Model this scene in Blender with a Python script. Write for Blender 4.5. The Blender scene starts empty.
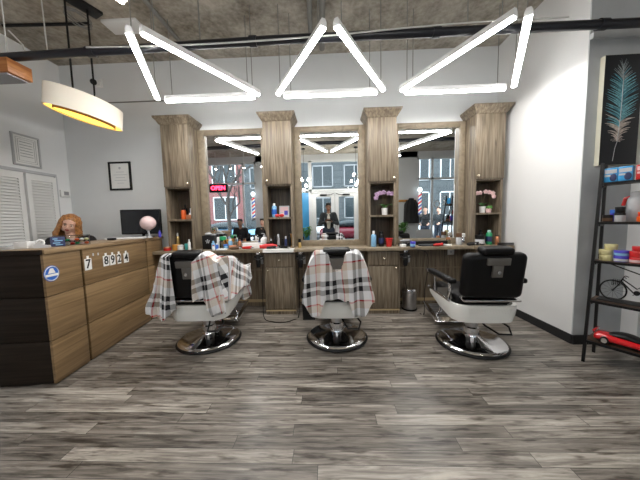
import bpy, bmesh, math, random
from mathutils import Vector, Matrix, Euler
random.seed(7)
PI = math.pi
C = bpy.context.scene.collection
scene = bpy.context.scene
def rad(a): return math.radians(a)

# ------------------------------------------------------------------ materials
def newmat(name):
    m = bpy.data.materials.new(name); m.use_nodes = True
    nt = m.node_tree
    return m, nt, nt.nodes['Principled BSDF']
def setin(b, k, v):
    if k in b.inputs: b.inputs[k].default_value = v
def c4(c): return (c[0], c[1], c[2], 1)
def mat(name, col, rough=.5, metal=0, spec=None, coat=0, var=0, vscale=8, bump=0, bscale=40, emis=None, estr=0):
    m, nt, b = newmat(name)
    setin(b, 'Base Color', c4(col)); setin(b, 'Roughness', rough); setin(b, 'Metallic', metal)
    if spec is not None: setin(b, 'Specular IOR Level', spec)
    if coat: setin(b, 'Coat Weight', coat); setin(b, 'Coat Roughness', .1)
    if emis: setin(b, 'Emission Color', c4(emis)); setin(b, 'Emission Strength', estr)
    if var or bump:
        tc = nt.nodes.new('ShaderNodeTexCoord')
        if var:
            n = nt.nodes.new('ShaderNodeTexNoise'); n.inputs['Scale'].default_value = vscale; n.inputs['Detail'].default_value = 5
            nt.links.new(tc.outputs['Object'], n.inputs['Vector'])
            r = nt.nodes.new('ShaderNodeValToRGB')
            r.color_ramp.elements[0].position = .3; r.color_ramp.elements[1].position = .7
            r.color_ramp.elements[0].color = c4([max(0, x*(1-var)) for x in col]); r.color_ramp.elements[1].color = c4([min(1, x*(1+var)) for x in col])
            nt.links.new(n.outputs['Fac'], r.inputs['Fac']); nt.links.new(r.outputs['Color'], b.inputs['Base Color'])
        if bump:
            n2 = nt.nodes.new('ShaderNodeTexNoise'); n2.inputs['Scale'].default_value = bscale; n2.inputs['Detail'].default_value = 4
            nt.links.new(tc.outputs['Object'], n2.inputs['Vector'])
            bp = nt.nodes.new('ShaderNodeBump'); bp.inputs['Strength'].default_value = bump; bp.inputs['Distance'].default_value = .01
            nt.links.new(n2.outputs['Fac'], bp.inputs['Height']); nt.links.new(bp.outputs['Normal'], b.inputs['Normal'])
    return m
def wood(name, dark, light, scale=(28, 28, 1.6), rough=.42, contrast=(.3, .72), rnd=True, spec=.4):
    m, nt, b = newmat(name); N = nt.nodes; L = nt.links
    tc = N.new('ShaderNodeTexCoord'); mp = N.new('ShaderNodeMapping'); mp.inputs['Scale'].default_value = scale
    L.new(tc.outputs['Object'], mp.inputs['Vector'])
    if rnd:
        oi = N.new('ShaderNodeObjectInfo'); cx = N.new('ShaderNodeCombineXYZ')
        mu = N.new('ShaderNodeMath'); mu.operation = 'MULTIPLY'; mu.inputs[1].default_value = 37.0
        L.new(oi.outputs['Random'], mu.inputs[0]); L.new(mu.outputs[0], cx.inputs[0]); L.new(mu.outputs[0], cx.inputs[2]); L.new(cx.outputs[0], mp.inputs['Location'])
    n = N.new('ShaderNodeTexNoise'); n.inputs['Scale'].default_value = 1.6; n.inputs['Detail'].default_value = 6; n.inputs['Distortion'].default_value = .6
    L.new(mp.outputs[0], n.inputs['Vector'])
    r = N.new('ShaderNodeValToRGB'); r.color_ramp.elements[0].position = contrast[0]; r.color_ramp.elements[1].position = contrast[1]
    r.color_ramp.elements[0].color = c4(dark); r.color_ramp.elements[1].color = c4(light)
    L.new(n.outputs['Fac'], r.inputs['Fac']); L.new(r.outputs['Color'], b.inputs['Base Color'])
    bp = N.new('ShaderNodeBump'); bp.inputs['Strength'].default_value = .15; bp.inputs['Distance'].default_value = .004
    L.new(n.outputs['Fac'], bp.inputs['Height']); L.new(bp.outputs['Normal'], b.inputs['Normal'])
    setin(b, 'Roughness', rough); setin(b, 'Specular IOR Level', spec)
    return m

M = {}
M['wood'] = wood('greige_oak', (.105, .08, .054), (.27, .218, .155), contrast=(.34, .66))
M['wood_top'] = wood('greige_oak_top', (.18, .142, .096), (.33, .27, .19), scale=(9, 9, 9), contrast=(.2, .8))
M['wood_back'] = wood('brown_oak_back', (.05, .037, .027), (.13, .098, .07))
M['wood_trim'] = mat('pale_oak_edge', (.5, .38, .22), .5)
M['desk'] = wood('warm_oak_laminate', (.17, .105, .05), (.31, .205, .105), scale=(8, 1.0, 26), rough=.4)
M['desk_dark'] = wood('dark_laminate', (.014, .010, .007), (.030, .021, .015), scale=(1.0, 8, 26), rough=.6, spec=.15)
M['desk_top'] = wood('warm_oak_top', (.2, .13, .07), (.36, .25, .14), scale=(20, 1.0, 20), rough=.35)
M['gap'] = mat('black_gap', (.008, .007, .006), .7)
M['white'] = mat('white_wall_paint', (.75, .75, .745), .55, var=.015, vscale=2, bump=.03, bscale=60)
M['wall_cool'] = mat('cool_white_wall_paint', (.72, .74, .745), .6, var=.03, vscale=2, bump=.03, bscale=60)
M['wall_left'] = mat('light_grey_wall_paint', (.80, .81, .815), .6, var=.03, vscale=2)
M['wall_grey'] = mat('grey_wall_paint', (.47, .49, .50), .6, var=.08, vscale=5)
M['front_white'] = mat('white_aluminium', (.72, .74, .76), .35)
M['front_grey'] = mat('grey_front_wall', (.64, .66, .68), .6)
M['black'] = mat('black_plastic', (.006, .006, .0065), .4, spec=.3)
M['black_matte'] = mat('black_matte', (.014, .014, .015), .75)
M['leather'] = mat('black_leather', (.004, .004, .0045), .42, spec=.25, bump=.15, bscale=120)
M['chrome'] = mat('chrome', (.78, .78, .8), .09, 1)
M['steel'] = mat('brushed_steel', (.55, .55, .56), .3, 1)
M['silver'] = mat('grey_metal_plate', (.20, .19, .175), .42, .6)
M['shell'] = mat('white_enamel', (.85, .85, .82), .25, coat=.3)
M['plastic_white'] = mat('white_plastic', (.8, .8, .79), .35)
M['paper'] = mat('paper', (.82, .82, .8), .7)
M['knob'] = mat('brushed_brass_knob', (.75, .66, .5), .25, .9)
M['pipe'] = mat('black_pipe', (.012, .013, .018), .3)
M['cable_w'] = mat('white_cable', (.6, .6, .58), .6)
M['cable_g'] = mat('grey_conduit', (.22, .215, .2), .5)
M['green'] = mat('leaf_green', (.05, .16, .035), .45, var=.4, vscale=30)
M['leaf2'] = mat('leaf_bright_green', (.09, .26, .05), .45, var=.4, vscale=30)
M['stem'] = mat('stem_brown', (.12, .09, .04), .6)
M['petal'] = mat('pink_petal', (.75, .5, .5), .5, var=.15, vscale=40)
M['petal_p'] = mat('purple_petal', (.5, .32, .5), .5, var=.2, vscale=40)
M['skin'] = mat('skin', (.78, .46, .34), .5, var=.05, vscale=20)
M['skin_d'] = mat('skin_tan', (.36, .19, .12), .5)
M['hair_o'] = mat('auburn_hair', (.42, .19, .065), .42, var=.55, vscale=45)
M['hair_b'] = mat('black_hair', (.01, .008, .007), .45)
M['lips'] = mat('lips', (.4, .06, .06), .4)
M['eye'] = mat('dark_eye', (.02, .015, .012), .2)
M['cloth_black'] = mat('black_cloth', (.015, .015, .017), .85, bump=.2, bscale=60)
M['cloth_dark'] = mat('charcoal_cloth', (.035, .04, .045), .85)
M['cloth_cream'] = mat('cream_cloth', (.7, .66, .58), .85)
M['jean'] = mat('dark_denim', (.02, .03, .05), .85)
def P_(n, c, r=.4, me=0): M[n] = mat(n+'_finish', c, r, me)
P_('red', (.55, .02, .02), .3); P_('orange', (.75, .12, .02), .35); P_('blue', (.03, .14, .55), .35); P_('cyan', (.04, .30, .62), .35)
P_('royal', (.06, .05, .45), .35); P_('navy', (.02, .03, .1), .4); P_('greenp', (.02, .3, .12), .3); P_('teal', (.05, .35, .33), .4)
P_('yellow', (.62, .56, .28), .45); P_('amber', (.55, .25, .04), .35); P_('copper', (.6, .25, .13), .3, .7); P_('pinkp', (.75, .5, .5), .4)
P_('grey', (.3, .3, .31), .5); P_('lgrey', (.5, .51, .53), .35); P_('brown', (.12, .06, .03), .4); P_('skyblue', (.22, .45, .68), .4)
P_('gold', (.7, .5, .2), .3, .8); P_('maroon', (.13, .01, .02), .2); P_('mint', (.35, .55, .5), .4)

def glass_mat(name='window_glass', tint=(.92, .96, .97)):
    m = bpy.data.materials.new(name); m.use_nodes = True; nt = m.node_tree; nt.nodes.clear()
    o = nt.nodes.new('ShaderNodeOutputMaterial'); t = nt.nodes.new('ShaderNodeBsdfTransparent'); t.inputs[0].default_value = c4(tint)
    g = nt.nodes.new('ShaderNodeBsdfGlossy'); g.inputs['Roughness'].default_value = .02
    f = nt.nodes.new('ShaderNodeFresnel'); f.inputs[0].default_value = 1.35
    mx = nt.nodes.new('ShaderNodeMixShader')
    nt.links.new(f.outputs[0], mx.inputs[0]); nt.links.new(t.outputs[0], mx.inputs[1]); nt.links.new(g.outputs[0], mx.inputs[2]); nt.links.new(mx.outputs[0], o.inputs[0])
    return m
M['glass'] = glass_mat()
M['clear'] = glass_mat('clear_plastic', (.85, .88, .88))
def mirror_mat():
    m, nt, b = newmat('mirror_silver'); setin(b, 'Base Color', (.88, .9, .9, 1)); setin(b, 'Metallic', 1); setin(b, 'Roughness', .0)
    return m
M['mirror'] = mirror_mat()
def emit(name, col, s):
    return mat(name, col, .5, emis=col, estr=s)
M['tube'] = emit('led_tube_glow', (1, .985, .96), 40)
M['warm'] = emit('warm_lamp_glow', (1, .72, .2), 2.2)
M['spot'] = emit('spot_glow', (1, .97, .9), 30)
M['bulb'] = emit('warm_white_bulb_glow', (1, .95, .86), 110)
M['neon'] = emit('red_neon', (1, .03, .08), 7)
M['neon_b'] = emit('blue_neon', (.5, .6, 1), 4)
M['pole_top'] = emit('pole_lamp_glow', (.85, .95, 1), 2)

def floor_mat():
    m, nt, b = newmat('grey_plank_floor'); N = nt.nodes; L = nt.links
    tc = N.new('ShaderNodeTexCoord')
    br = N.new('ShaderNodeTexBrick'); br.offset = 0; br.offset_frequency = 2
    br.inputs['Scale'].default_value = 1; br.inputs['Brick Width'].default_value = 1.25; br.inputs['Row Height'].default_value = .085
    br.inputs['Mortar Size'].default_value = .0016; br.inputs['Mortar Smooth'].default_value = .3; br.inputs['Bias'].default_value = 0
    br.inputs['Color1'].default_value = (0, 0, 0, 1); br.inputs['Color2'].default_value = (1, 1, 1, 1); br.inputs['Mortar'].default_value = (.5, .5, .5, 1)
    sx = N.new('ShaderNodeSeparateXYZ'); L.new(tc.outputs['Object'], sx.inputs[0])
    def math_(op, a, bb):
        n = N.new('ShaderNodeMath'); n.operation = op
        for i, v in enumerate((a, bb)):
            if isinstance(v, (int, float)): n.inputs[i].default_value = v
            else: L.new(v, n.inputs[i])
        return n.outputs[0]
    row = math_('FLOOR', math_('DIVIDE', sx.outputs[1], .085), 0)
    hs = math_('FRACT', math_('MULTIPLY', math_('SINE', math_('MULTIPLY', row, 12.9898), 0), 43758.5), 0)
    cb = N.new('ShaderNodeCombineXYZ'); L.new(math_('ADD', sx.outputs[0], math_('MULTIPLY', hs, 1.25)), cb.inputs[0]); L.new(sx.outputs[1], cb.inputs[1]); L.new(cb.outputs[0], br.inputs['Vector'])
    bw = N.new('ShaderNodeRGBToBW'); L.new(br.outputs['Color'], bw.inputs[0])
    off = math_('MULTIPLY', bw.outputs[0], 23.0)
    cx = N.new('ShaderNodeCombineXYZ')
    L.new(math_('ADD', math_('MULTIPLY', sx.outputs[0], 2.6), off), cx.inputs[0]); L.new(math_('MULTIPLY', sx.outputs[1], 34.0), cx.inputs[1]); L.new(off, cx.inputs[2])
    n1 = N.new('ShaderNodeTexNoise'); n1.inputs['Scale'].default_value = 1.0; n1.inputs['Detail'].default_value = 8; n1.inputs['Roughness'].default_value = .65; n1.inputs['Distortion'].default_value = .5
    L.new(cx.outputs[0], n1.inputs['Vector'])
    cx2 = N.new('ShaderNodeCombineXYZ')
    L.new(math_('ADD', math_('MULTIPLY', sx.outputs[0], 4.0), off), cx2.inputs[0]); L.new(math_('MULTIPLY', sx.outputs[1], 22.0), cx2.inputs[1]); L.new(off, cx2.inputs[2])
    n2 = N.new('ShaderNodeTexNoise'); n2.inputs['Scale'].default_value = 1.5; n2.inputs['Detail'].default_value = 3
    L.new(cx2.outputs[0], n2.inputs['Vector'])
    r = N.new('ShaderNodeValToRGB'); e = r.color_ramp.elements
    e[0].position = .30; e[0].color = (.045, .038, .032, 1); e[1].position = .68; e[1].color = (.47, .43, .375, 1)
    x = e.new(.5); x.color = (.215, .19, .163, 1)
    L.new(math_('ADD', math_('MULTIPLY', n1.outputs['Fac'], .8), math_('MULTIPLY', bw.outputs[0], .17)), r.inputs['Fac'])
    kn = N.new('ShaderNodeValToRGB'); kn.color_ramp.elements[0].position = .55; kn.color_ramp.elements[0].color = (1, 1, 1, 1); kn.color_ramp.elements[1].position = .70; kn.color_ramp.elements[1].color = (.30, .27, .25, 1)
    L.new(n2.outputs['Fac'], kn.inputs['Fac'])
    mx = N.new('ShaderNodeMix'); mx.data_type = 'RGBA'; mx.blend_type = 'MULTIPLY'; mx.inputs[0].default_value = 1
    L.new(r.outputs[0], mx.inputs[6]); L.new(kn.outputs[0], mx.inputs[7])
    mx2 = N.new('ShaderNodeMix'); mx2.data_type = 'RGBA'; L.new(br.outputs['Fac'], mx2.inputs[0]); L.new(mx.outputs[2], mx2.inputs[6]); mx2.inputs[7].default_value = (.028, .025, .022, 1)
    L.new(mx2.outputs[2], b.inputs['Base Color'])
    bp = N.new('ShaderNodeBump'); bp.inputs['Strength'].default_value = .25; bp.inputs['Distance'].default_value = .002
    L.new(n1.outputs['Fac'], bp.inputs['Height']); L.new(bp.outputs[0], b.inputs['Normal'])
    rr = N.new('ShaderNodeMapRange'); rr.inputs[3].default_value = .22; rr.inputs[4].default_value = .42
    L.new(n1.outputs['Fac'], rr.inputs[0]); L.new(rr.outputs[0], b.inputs['Roughness'])
    setin(b, 'Specular IOR Level', .5)
    return m
def concrete_mat():
    m, nt, b = newmat('raw_concrete'); N = nt.nodes; L = nt.links
    tc = N.new('ShaderNodeTexCoord')
    n = N.new('ShaderNodeTexNoise'); n.inputs['Scale'].default_value = 2.2; n.inputs['Detail'].default_value = 9; n.inputs['Roughness'].default_value = .7
    n2 = N.new('ShaderNodeTexNoise'); n2.inputs['Scale'].default_value = 22; n2.inputs['Detail'].default_value = 5
    L.new(tc.outputs['Object'], n.inputs['Vector']); L.new(tc.outputs['Object'], n2.inputs['Vector'])
    a = N.new('ShaderNodeMath'); a.operation = 'MULTIPLY_ADD'; a.inputs[1].default_value = .35
    L.new(n2.outputs['Fac'], a.inputs[0]); L.new(n.outputs['Fac'], a.inputs[2])
    r = N.new('ShaderNodeValToRGB'); e = r.color_ramp.elements; e[0].position = .45; e[0].color = (.15, .13, .10, 1); e[1].position = .88; e[1].color = (.56, .52, .45, 1)
    L.new(a.outputs[0], r.inputs[0]); L.new(r.outputs[0], b.inputs['Base Color'])
    bp = N.new('ShaderNodeBump'); bp.inputs['Strength'].default_value = .6; bp.inputs['Distance'].default_value = .02
    L.new(a.outputs[0], bp.inputs['Height']); L.new(bp.outputs[0], b.inputs['Normal']); setin(b, 'Roughness', .9)
    return m
def plaid_mat():
    m, nt, b = newmat('plaid_cloth'); N = nt.nodes; L = nt.links
    uv = N.new('ShaderNodeUVMap'); sx = N.new('ShaderNodeSeparateXYZ'); L.new(uv.outputs[0], sx.inputs[0])
    outs = []
    for i in (0, 1):
        f = N.new('ShaderNodeMath'); f.operation = 'FRACT'; 
        s = N.new('ShaderNodeMath'); s.operation = 'MULTIPLY'; s.inputs[1].default_value = 2.7; L.new(sx.outputs[i], s.inputs[0]); L.new(s.outputs[0], f.inputs[0])
        r = N.new('ShaderNodeValToRGB'); cr = r.color_ramp; cr.interpolation = 'CONSTANT'
        be, bl, wh, rd = (.78, .66, .55), (.0, .0, .004), (.92, .92, .94), (.62, .03, .03)
        stops = [(0, be), (.06, be), (.2, wh), (.27, bl), (.40, wh), (.49, bl), (.62, wh), (.84, rd), (.88, be)]
        cr.elements[0].position = 0; cr.elements[0].color = c4(be); cr.elements[1].position = .06; cr.elements[1].color = c4(wh)
        for p, c in stops[2:]:
            e = cr.elements.new(p); e.color = c4(c)
        L.new(f.outputs[0], r.inputs[0]); outs.append(r.outputs[0])
    mx = N.new('ShaderNodeMix'); mx.data_type = 'RGBA'; mx.inputs[0].default_value = .5
    L.new(outs[0], mx.inputs[6]); L.new(outs[1], mx.inputs[7]); L.new(mx.outputs[2], b.inputs['Base Color'])
    setin(b, 'Roughness', .75); setin(b, 'Sheen Weight', .2)
    return m
def brick_mat(name, c1, c2, mo, sc=1, w=.5, h=.2):
    m, nt, b = newmat(name); N = nt.nodes; L = nt.links
    tc = N.new('ShaderNodeTexCoord'); mp = N.new('ShaderNodeMapping'); mp.inputs['Rotation'].default_value = (PI/2, 0, 0); L.new(tc.outputs['Object'], mp.inputs[0])
    br = N.new('ShaderNodeTexBrick'); br.inputs['Scale'].default_value = sc; br.inputs['Brick Width'].default_value = w; br.inputs['Row Height'].default_value = h
    br.inputs['Color1'].default_value = c4(c1); br.inputs['Color2'].default_value = c4(c2); br.inputs['Mortar'].default_value = c4(mo)
    L.new(mp.outputs[0], br.inputs['Vector']); L.new(br.outputs['Color'], b.inputs['Base Color']); setin(b, 'Roughness', .85)
    return m
def barber_mat():
    m, nt, b = newmat('spiral_stripes'); N = nt.nodes; L = nt.links
    tc = N.new('ShaderNodeTexCoord'); sx = N.new('ShaderNodeSeparateXYZ'); L.new(tc.outputs['Object'], sx.inputs[0])
    at = N.new('ShaderNodeMath'); at.operation = 'ARCTAN2'; L.new(sx.outputs[1], at.inputs[0]); L.new(sx.outputs[0], at.inputs[1])
    k = N.new('ShaderNodeMath'); k.operation = 'MULTIPLY_ADD'; k.inputs[1].default_value = 1/(2*PI)
    z = N.new('ShaderNodeMath'); z.operation = 'MULTIPLY'; z.inputs[1].default_value = 4.2; L.new(sx.outputs[2], z.inputs[0])
    L.new(at.outputs[0], k.inputs[0]); L.new(z.outputs[0], k.inputs[2])
    f = N.new('ShaderNodeMath'); f.operation = 'FRACT'; L.new(k.outputs[0], f.inputs[0])
    r = N.new('ShaderNodeValToRGB'); cr = r.color_ramp; cr.interpolation = 'CONSTANT'
    cr.elements[0].color = (.85, .85, .85, 1); cr.elements[1].position = .25; cr.elements[1].color = (.7, .03, .05, 1)
    e = cr.elements.new(.5); e.color = (.85, .85, .85, 1); e = cr.elements.new(.75); e.color = (.03, .1, .45, 1)
    L.new(f.outputs[0], r.inputs[0]); L.new(r.outputs[0], b.inputs['Base Color']); setin(b, 'Roughness', .2)
    L.new(r.outputs[0], b.inputs['Emission Color']); setin(b, 'Emission Strength', .5)
    return m
def feather_bg():
    return mat('black_canvas_print', (.012, .013, .016), .5)
def candy_mat():
    m, nt, b = newmat('mixed_candy'); N = nt.nodes; L = nt.links
    tc = N.new('ShaderNodeTexCoord'); v = N.new('ShaderNodeTexVoronoi'); v.inputs['Scale'].default_value = 38
    L.new(tc.outputs['Object'], v.inputs['Vector'])
    r = N.new('ShaderNodeValToRGB'); cr = r.color_ramp; cr.interpolation = 'CONSTANT'
    cols = [(0, (.8, .8, .75)), (.25, (.6, .04, .04)), (.45, (.8, .75, .7)), (.6, (.75, .3, .03)), (.75, (.1, .3, .1)), (.85, (.5, .3, .3))]
    cr.elements[0].color = c4(cols[0][1]); cr.elements[1].position = cols[1][0]; cr.elements[1].color = c4(cols[1][1])
    for p, c in cols[2:]:
        e = cr.elements.new(p); e.color = c4(c)
    s = N.new('ShaderNodeSeparateColor'); L.new(v.outputs['Color'], s.inputs[0]); L.new(s.outputs[0], r.inputs[0]); L.new(r.outputs[0], b.inputs['Base Color'])
    return m
M['floor'] = floor_mat(); M['concrete'] = concrete_mat(); M['plaid'] = plaid_mat(); M['pole'] = barber_mat(); M['candy'] = candy_mat()
M['brick_pink'] = brick_mat('pink_brick', (.22, .075, .075), (.27, .10, .095), (.2, .13, .12))
M['facade_glass'] = mat('dark_facade_glass', (.015, .025, .03), .2)
M['facade_blue'] = brick_mat('blue_grey_cladding', (.065, .075, .08), (.09, .10, .105), (.04, .045, .05), w=1.8, h=.6)
M['asphalt'] = mat('asphalt', (.09, .09, .095), .9, var=.2, vscale=3)
M['sidewalk'] = mat('pale_concrete_paving', (.22, .22, .22), .85, var=.1, vscale=2)
M['bark'] = mat('grey_bark', (.06, .05, .045), .9, bump=.5, bscale=20)

# ------------------------------------------------------------------ mesh builder
class MB:
    def __init__(s): s.bm = bmesh.new()
    def _mi(s, faces, mi):
        for f in faces: f.material_index = mi
    def box(s, x0, x1, y0, y1, z0, z1, bev=0, mi=0, seg=2, mtx=None):
        r = bmesh.ops.create_cube(s.bm, size=1)
        vs = r['verts']
        for v in vs: v.co = Vector(((x0+x1)/2+v.co.x*(x1-x0), (y0+y1)/2+v.co.y*(y1-y0), (z0+z1)/2+v.co.z*(z1-z0)))
        faces = list({f for v in vs for f in v.link_faces})
        if bev > 0:
            bev = min(bev, .49*min(abs(x1-x0), abs(y1-y0), abs(z1-z0)))
            es = list({e for v in vs for e in v.link_edges})
            s._mi(faces, mi)
            rr = bmesh.ops.bevel(s.bm, geom=es, offset=bev, segments=seg, affect='EDGES', profile=.5)
            vs = list({v for f in rr['faces'] for v in f.verts} | {v for v in vs if v.is_valid})
            faces = list({f for v in vs for f in v.link_faces})
        s._mi(faces, mi)
        if mtx is not None: bmesh.ops.transform(s.bm, matrix=mtx, verts=vs)
        return vs
    def cyl(s, p0, p1, r0, r1=None, seg=16, mi=0):
        r1 = r0 if r1 is None else r1
        p0, p1 = Vector(p0), Vector(p1); d = p1-p0
        q = d.to_track_quat('Z', 'Y').to_matrix().to_4x4()
        r = bmesh.ops.create_cone(s.bm, cap_ends=True, segments=seg, radius1=max(r0, 1e-4), radius2=max(r1, 1e-4), depth=d.length, matrix=Matrix.Translation((p0+p1)/2) @ q)
        s._mi({f for v in r['verts'] for f in v.link_faces}, mi)
        return r['verts']
    def tube(s, pts, r, seg=8, mi=0, closed=False, r2=None):
        pts = [Vector(p) for p in pts]; n = len(pts); rings = []
        prev = None
        for i, p in enumerate(pts):
            if closed: t = (pts[(i+1) % n]-pts[i-1])
            else: t = (pts[min(i+1, n-1)]-pts[max(i-1, 0)])
            if t.length < 1e-9: t = Vector((0, 0, 1))
            t.normalize()
            if prev is None:
                a = Vector((0, 0, 1)) if abs(t.z) < .9 else Vector((1, 0, 0))
                u = t.cross(a).normalized()
            else: u = (prev-t*prev.dot(t)).normalized()
            prev = u; w = t.cross(u)
            rr = (r[i] if isinstance(r, (list, tuple)) else r)
            rings.append([s.bm.verts.new(p+(u*math.cos(2*PI*k/seg)+w*math.sin(2*PI*k/seg))*rr) for k in range(seg)])
        m = n if closed else n-1
        for i in range(m):
            a, b = rings[i], rings[(i+1) % n]
            for k in range(seg):
                f = s.bm.faces.new((a[k], a[(k+1) % seg], b[(k+1) % seg], b[k])); f.material_index = mi
        if not closed:
            f = s.bm.faces.new(rings[0][::-1]); f.material_index = mi; f = s.bm.faces.new(rings[-1]); f.material_index = mi
    def lathe(s, prof, c=(0, 0, 0), seg=24, mi=0, sx=1, sy=1):
        rings = []
        c = Vector(c)
        for r, z in prof:
            if r < 1e-5: rings.append([s.bm.verts.new(c+Vector((0, 0, z)))])
            else: rings.append([s.bm.verts.new(c+Vector((r*sx*math.cos(2*PI*k/seg), r*sy*math.sin(2*PI*k/seg), z))) for k in range(seg)])
        for i in range(len(rings)-1):
            a, b = rings[i], rings[i+1]
            if isinstance(mi, (list, tuple)): m_ = mi[i]
            else: m_ = mi
            for k in range(seg):
                k2 = (k+1) % seg
                if len(a) == 1 and len(b) == 1: continue
                if len(a) == 1: f = s.bm.faces.new((a[0], b[k2], b[k]))
                elif len(b) == 1: f = s.bm.faces.new((a[k], a[k2], b[0]))
                else: f = s.bm.faces.new((a[k], a[k2], b[k2], b[k]))
                f.material_index = m_
        for rg, rev in ((rings[0], True), (rings[-1], False)):
            if len(rg) > 1:
                f = s.bm.faces.new(rg[::-1] if rev else rg); f.material_index = (mi[0 if rev else -1] if isinstance(mi, (list, tuple)) else mi)
    def ball(s, c, r, seg=16, mi=0, mtx=None):
        if isinstance(r, (int, float)): r = (r, r, r)
        q = bmesh.ops.create_uvsphere(s.bm, u_segments=seg, v_segments=max(6, seg*2//3), radius=1)
        m = Matrix.Translation(c) @ (mtx if mtx is not None else Matrix()) @ Matrix.Diagonal((r[0], r[1], r[2], 1))
        bmesh.ops.transform(s.bm, matrix=m, verts=q['verts'])
        s._mi({f for v in q['verts'] for f in v.link_faces}, mi)
        return q['verts']
    def prism(s, poly, axis, a, b, mi=0):
        # poly: 2-D points; axis: 'x','y','z' extruded from a to b
        def mk(p, t):
            return {'x': (t, p[0], p[1]), 'y': (p[0], t, p[1]), 'z': (p[0], p[1], t)}[axis]
        A = [s.bm.verts.new(mk(p, a)) for p in poly]; B = [s.bm.verts.new(mk(p, b)) for p in poly]
        n = len(poly); fs = [s.bm.faces.new(A[::-1]), s.bm.faces.new(B)]
        for i in range(n): fs.append(s.bm.faces.new((A[i], A[(i+1) % n], B[(i+1) % n], B[i])))
        s._mi(fs, mi)
    def grid(s, fn, nu, nv, mi=0, uv=None, closed_u=False):
        vs = [[s.bm.verts.new(fn(i/(nu-1), j/(nv-1))) for j in range(nv)] for i in range(nu)]
        lay = s.bm.loops.layers.uv.verify() if uv else None
        for i in range(nu-1):
            for j in range(nv-1):
                f = s.bm.faces.new((vs[i][j], vs[i+1][j], vs[i+1][j+1], vs[i][j+1])); f.material_index = mi
                if uv:
                    for lp, (a, b) in zip(f.loops, ((i, j), (i+1, j), (i+1, j+1), (i, j+1))): lp[lay].uv = uv(a/(nu-1), b/(nv-1), vs[a][b].co)
    def build(s, name, mats, parent=None, smooth=True, fixn=True):
        if fixn: bmesh.ops.recalc_face_normals(s.bm, faces=s.bm.faces)
        me = bpy.data.meshes.new(name); s.bm.to_mesh(me); s.bm.free()
        if not isinstance(mats, (list, tuple)): mats = [mats]
        for m in mats: me.materials.append(M[m] if isinstance(m, str) else m)
        if smooth:
            me.polygons.foreach_set('use_smooth', [True]*len(me.polygons))
            try: me.set_sharp_from_angle(angle=rad(35))
            except Exception: pass
        o = bpy.data.objects.new(name, me); C.objects.link(o)
        if parent is not None: o.parent = parent
        return o
def tag(o, label, cat, group=None, kind=None):
    if label: o['label'] = label
    if cat: o['category'] = cat
    if group: o['group'] = group
    if kind: o['kind'] = kind
    return o
def thing(name, label, cat, loc=(0, 0, 0), rz=0, group=None):
    o = bpy.data.objects.new(name, None); C.objects.link(o); o.empty_display_size = .1
    o.location = loc; o.rotation_euler = (0, 0, rz)
    return tag(o, label, cat, group)
def struct(o): o['kind'] = 'structure'; return o
def dup(root, loc, rz, label, group=None, over=None):
    r = root.copy(); C.objects.link(r); r.location = loc; r.rotation_euler = (0, 0, rz); r['label'] = label
    if group: r['group'] = group
    def rec(a, b):
        for ch in list(a.children):
            c = ch.copy(); C.objects.link(c); c.parent = b; rec(ch, c)
    rec(root, r)
    return r
def text_mesh(name, txt, size, m, parent, loc, rot, depth=.002, label=None, align='CENTER', bold=0):
    cu = bpy.data.curves.new(name, 'FONT'); cu.body = txt; cu.size = size; cu.extrude = depth; cu.align_x = align; cu.align_y = 'CENTER'; cu.offset = bold; cu.resolution_u = 3
    t = bpy.data.objects.new(name+'_curve', cu); C.objects.link(t)
    bpy.context.view_layer.update()
    dg = bpy.context.evaluated_depsgraph_get()
    me = bpy.data.meshes.new_from_object(t.evaluated_get(dg)); me.name = name
    C.objects.unlink(t); bpy.data.objects.remove(t)
    me.materials.clear(); me.materials.append(M[m])
    o = bpy.data.objects.new(name, me); C.objects.link(o); o.parent = parent
    o.location = loc; o.rotation_euler = rot
    if label: o['label'] = label
    return o
# ================================================================== SETTING
XL, XR, YB, YF, HC = -3.83, 2.335, 3.65, -1.7, 3.53
XL2, XR2 = -5.0, 4.6
def wallbox(name, x0, x1, y0, y1, z0, z1, m):
    b = MB(); b.box(x0, x1, y0, y1, z0, z1); return struct(b.build(name, m, smooth=False))
wallbox('floor', XL2-.2, XR2+.2, YF-.1, YB+.2, -.1, 0, 'floor')
wallbox('ceiling', XL2-.2, XR2+.2, YF-.1, YB+.2, HC, HC+.2, 'concrete')
wallbox('wall_back', XL-.15, XR+.2, YB, YB+.15, 0, HC, 'wall_cool')
wallbox('wall_left', XL-.15, XL, .6, YB, 0, HC, 'wall_left')
wallbox('wall_left_return', XL2, XL-.15, .6, .72, 0, HC, 'white')
wallbox('wall_left_front', XL2-.15, XL2, YF, .72, 0, HC, 'white')
wallbox('wall_right', XR, XR+.135, 2.44, YB, 0, HC, 'white')
wallbox('wall_alcove', XR, XR2+.15, 2.43, 2.44, 0, HC, 'wall_grey')
wallbox('wall_pier', 2.775, XR2+.15, 2.3, 2.43, 0, HC, 'white')
wallbox('wall_right_front', XR2, XR2+.15, YF, 2.3, 0, HC, 'white')
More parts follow.
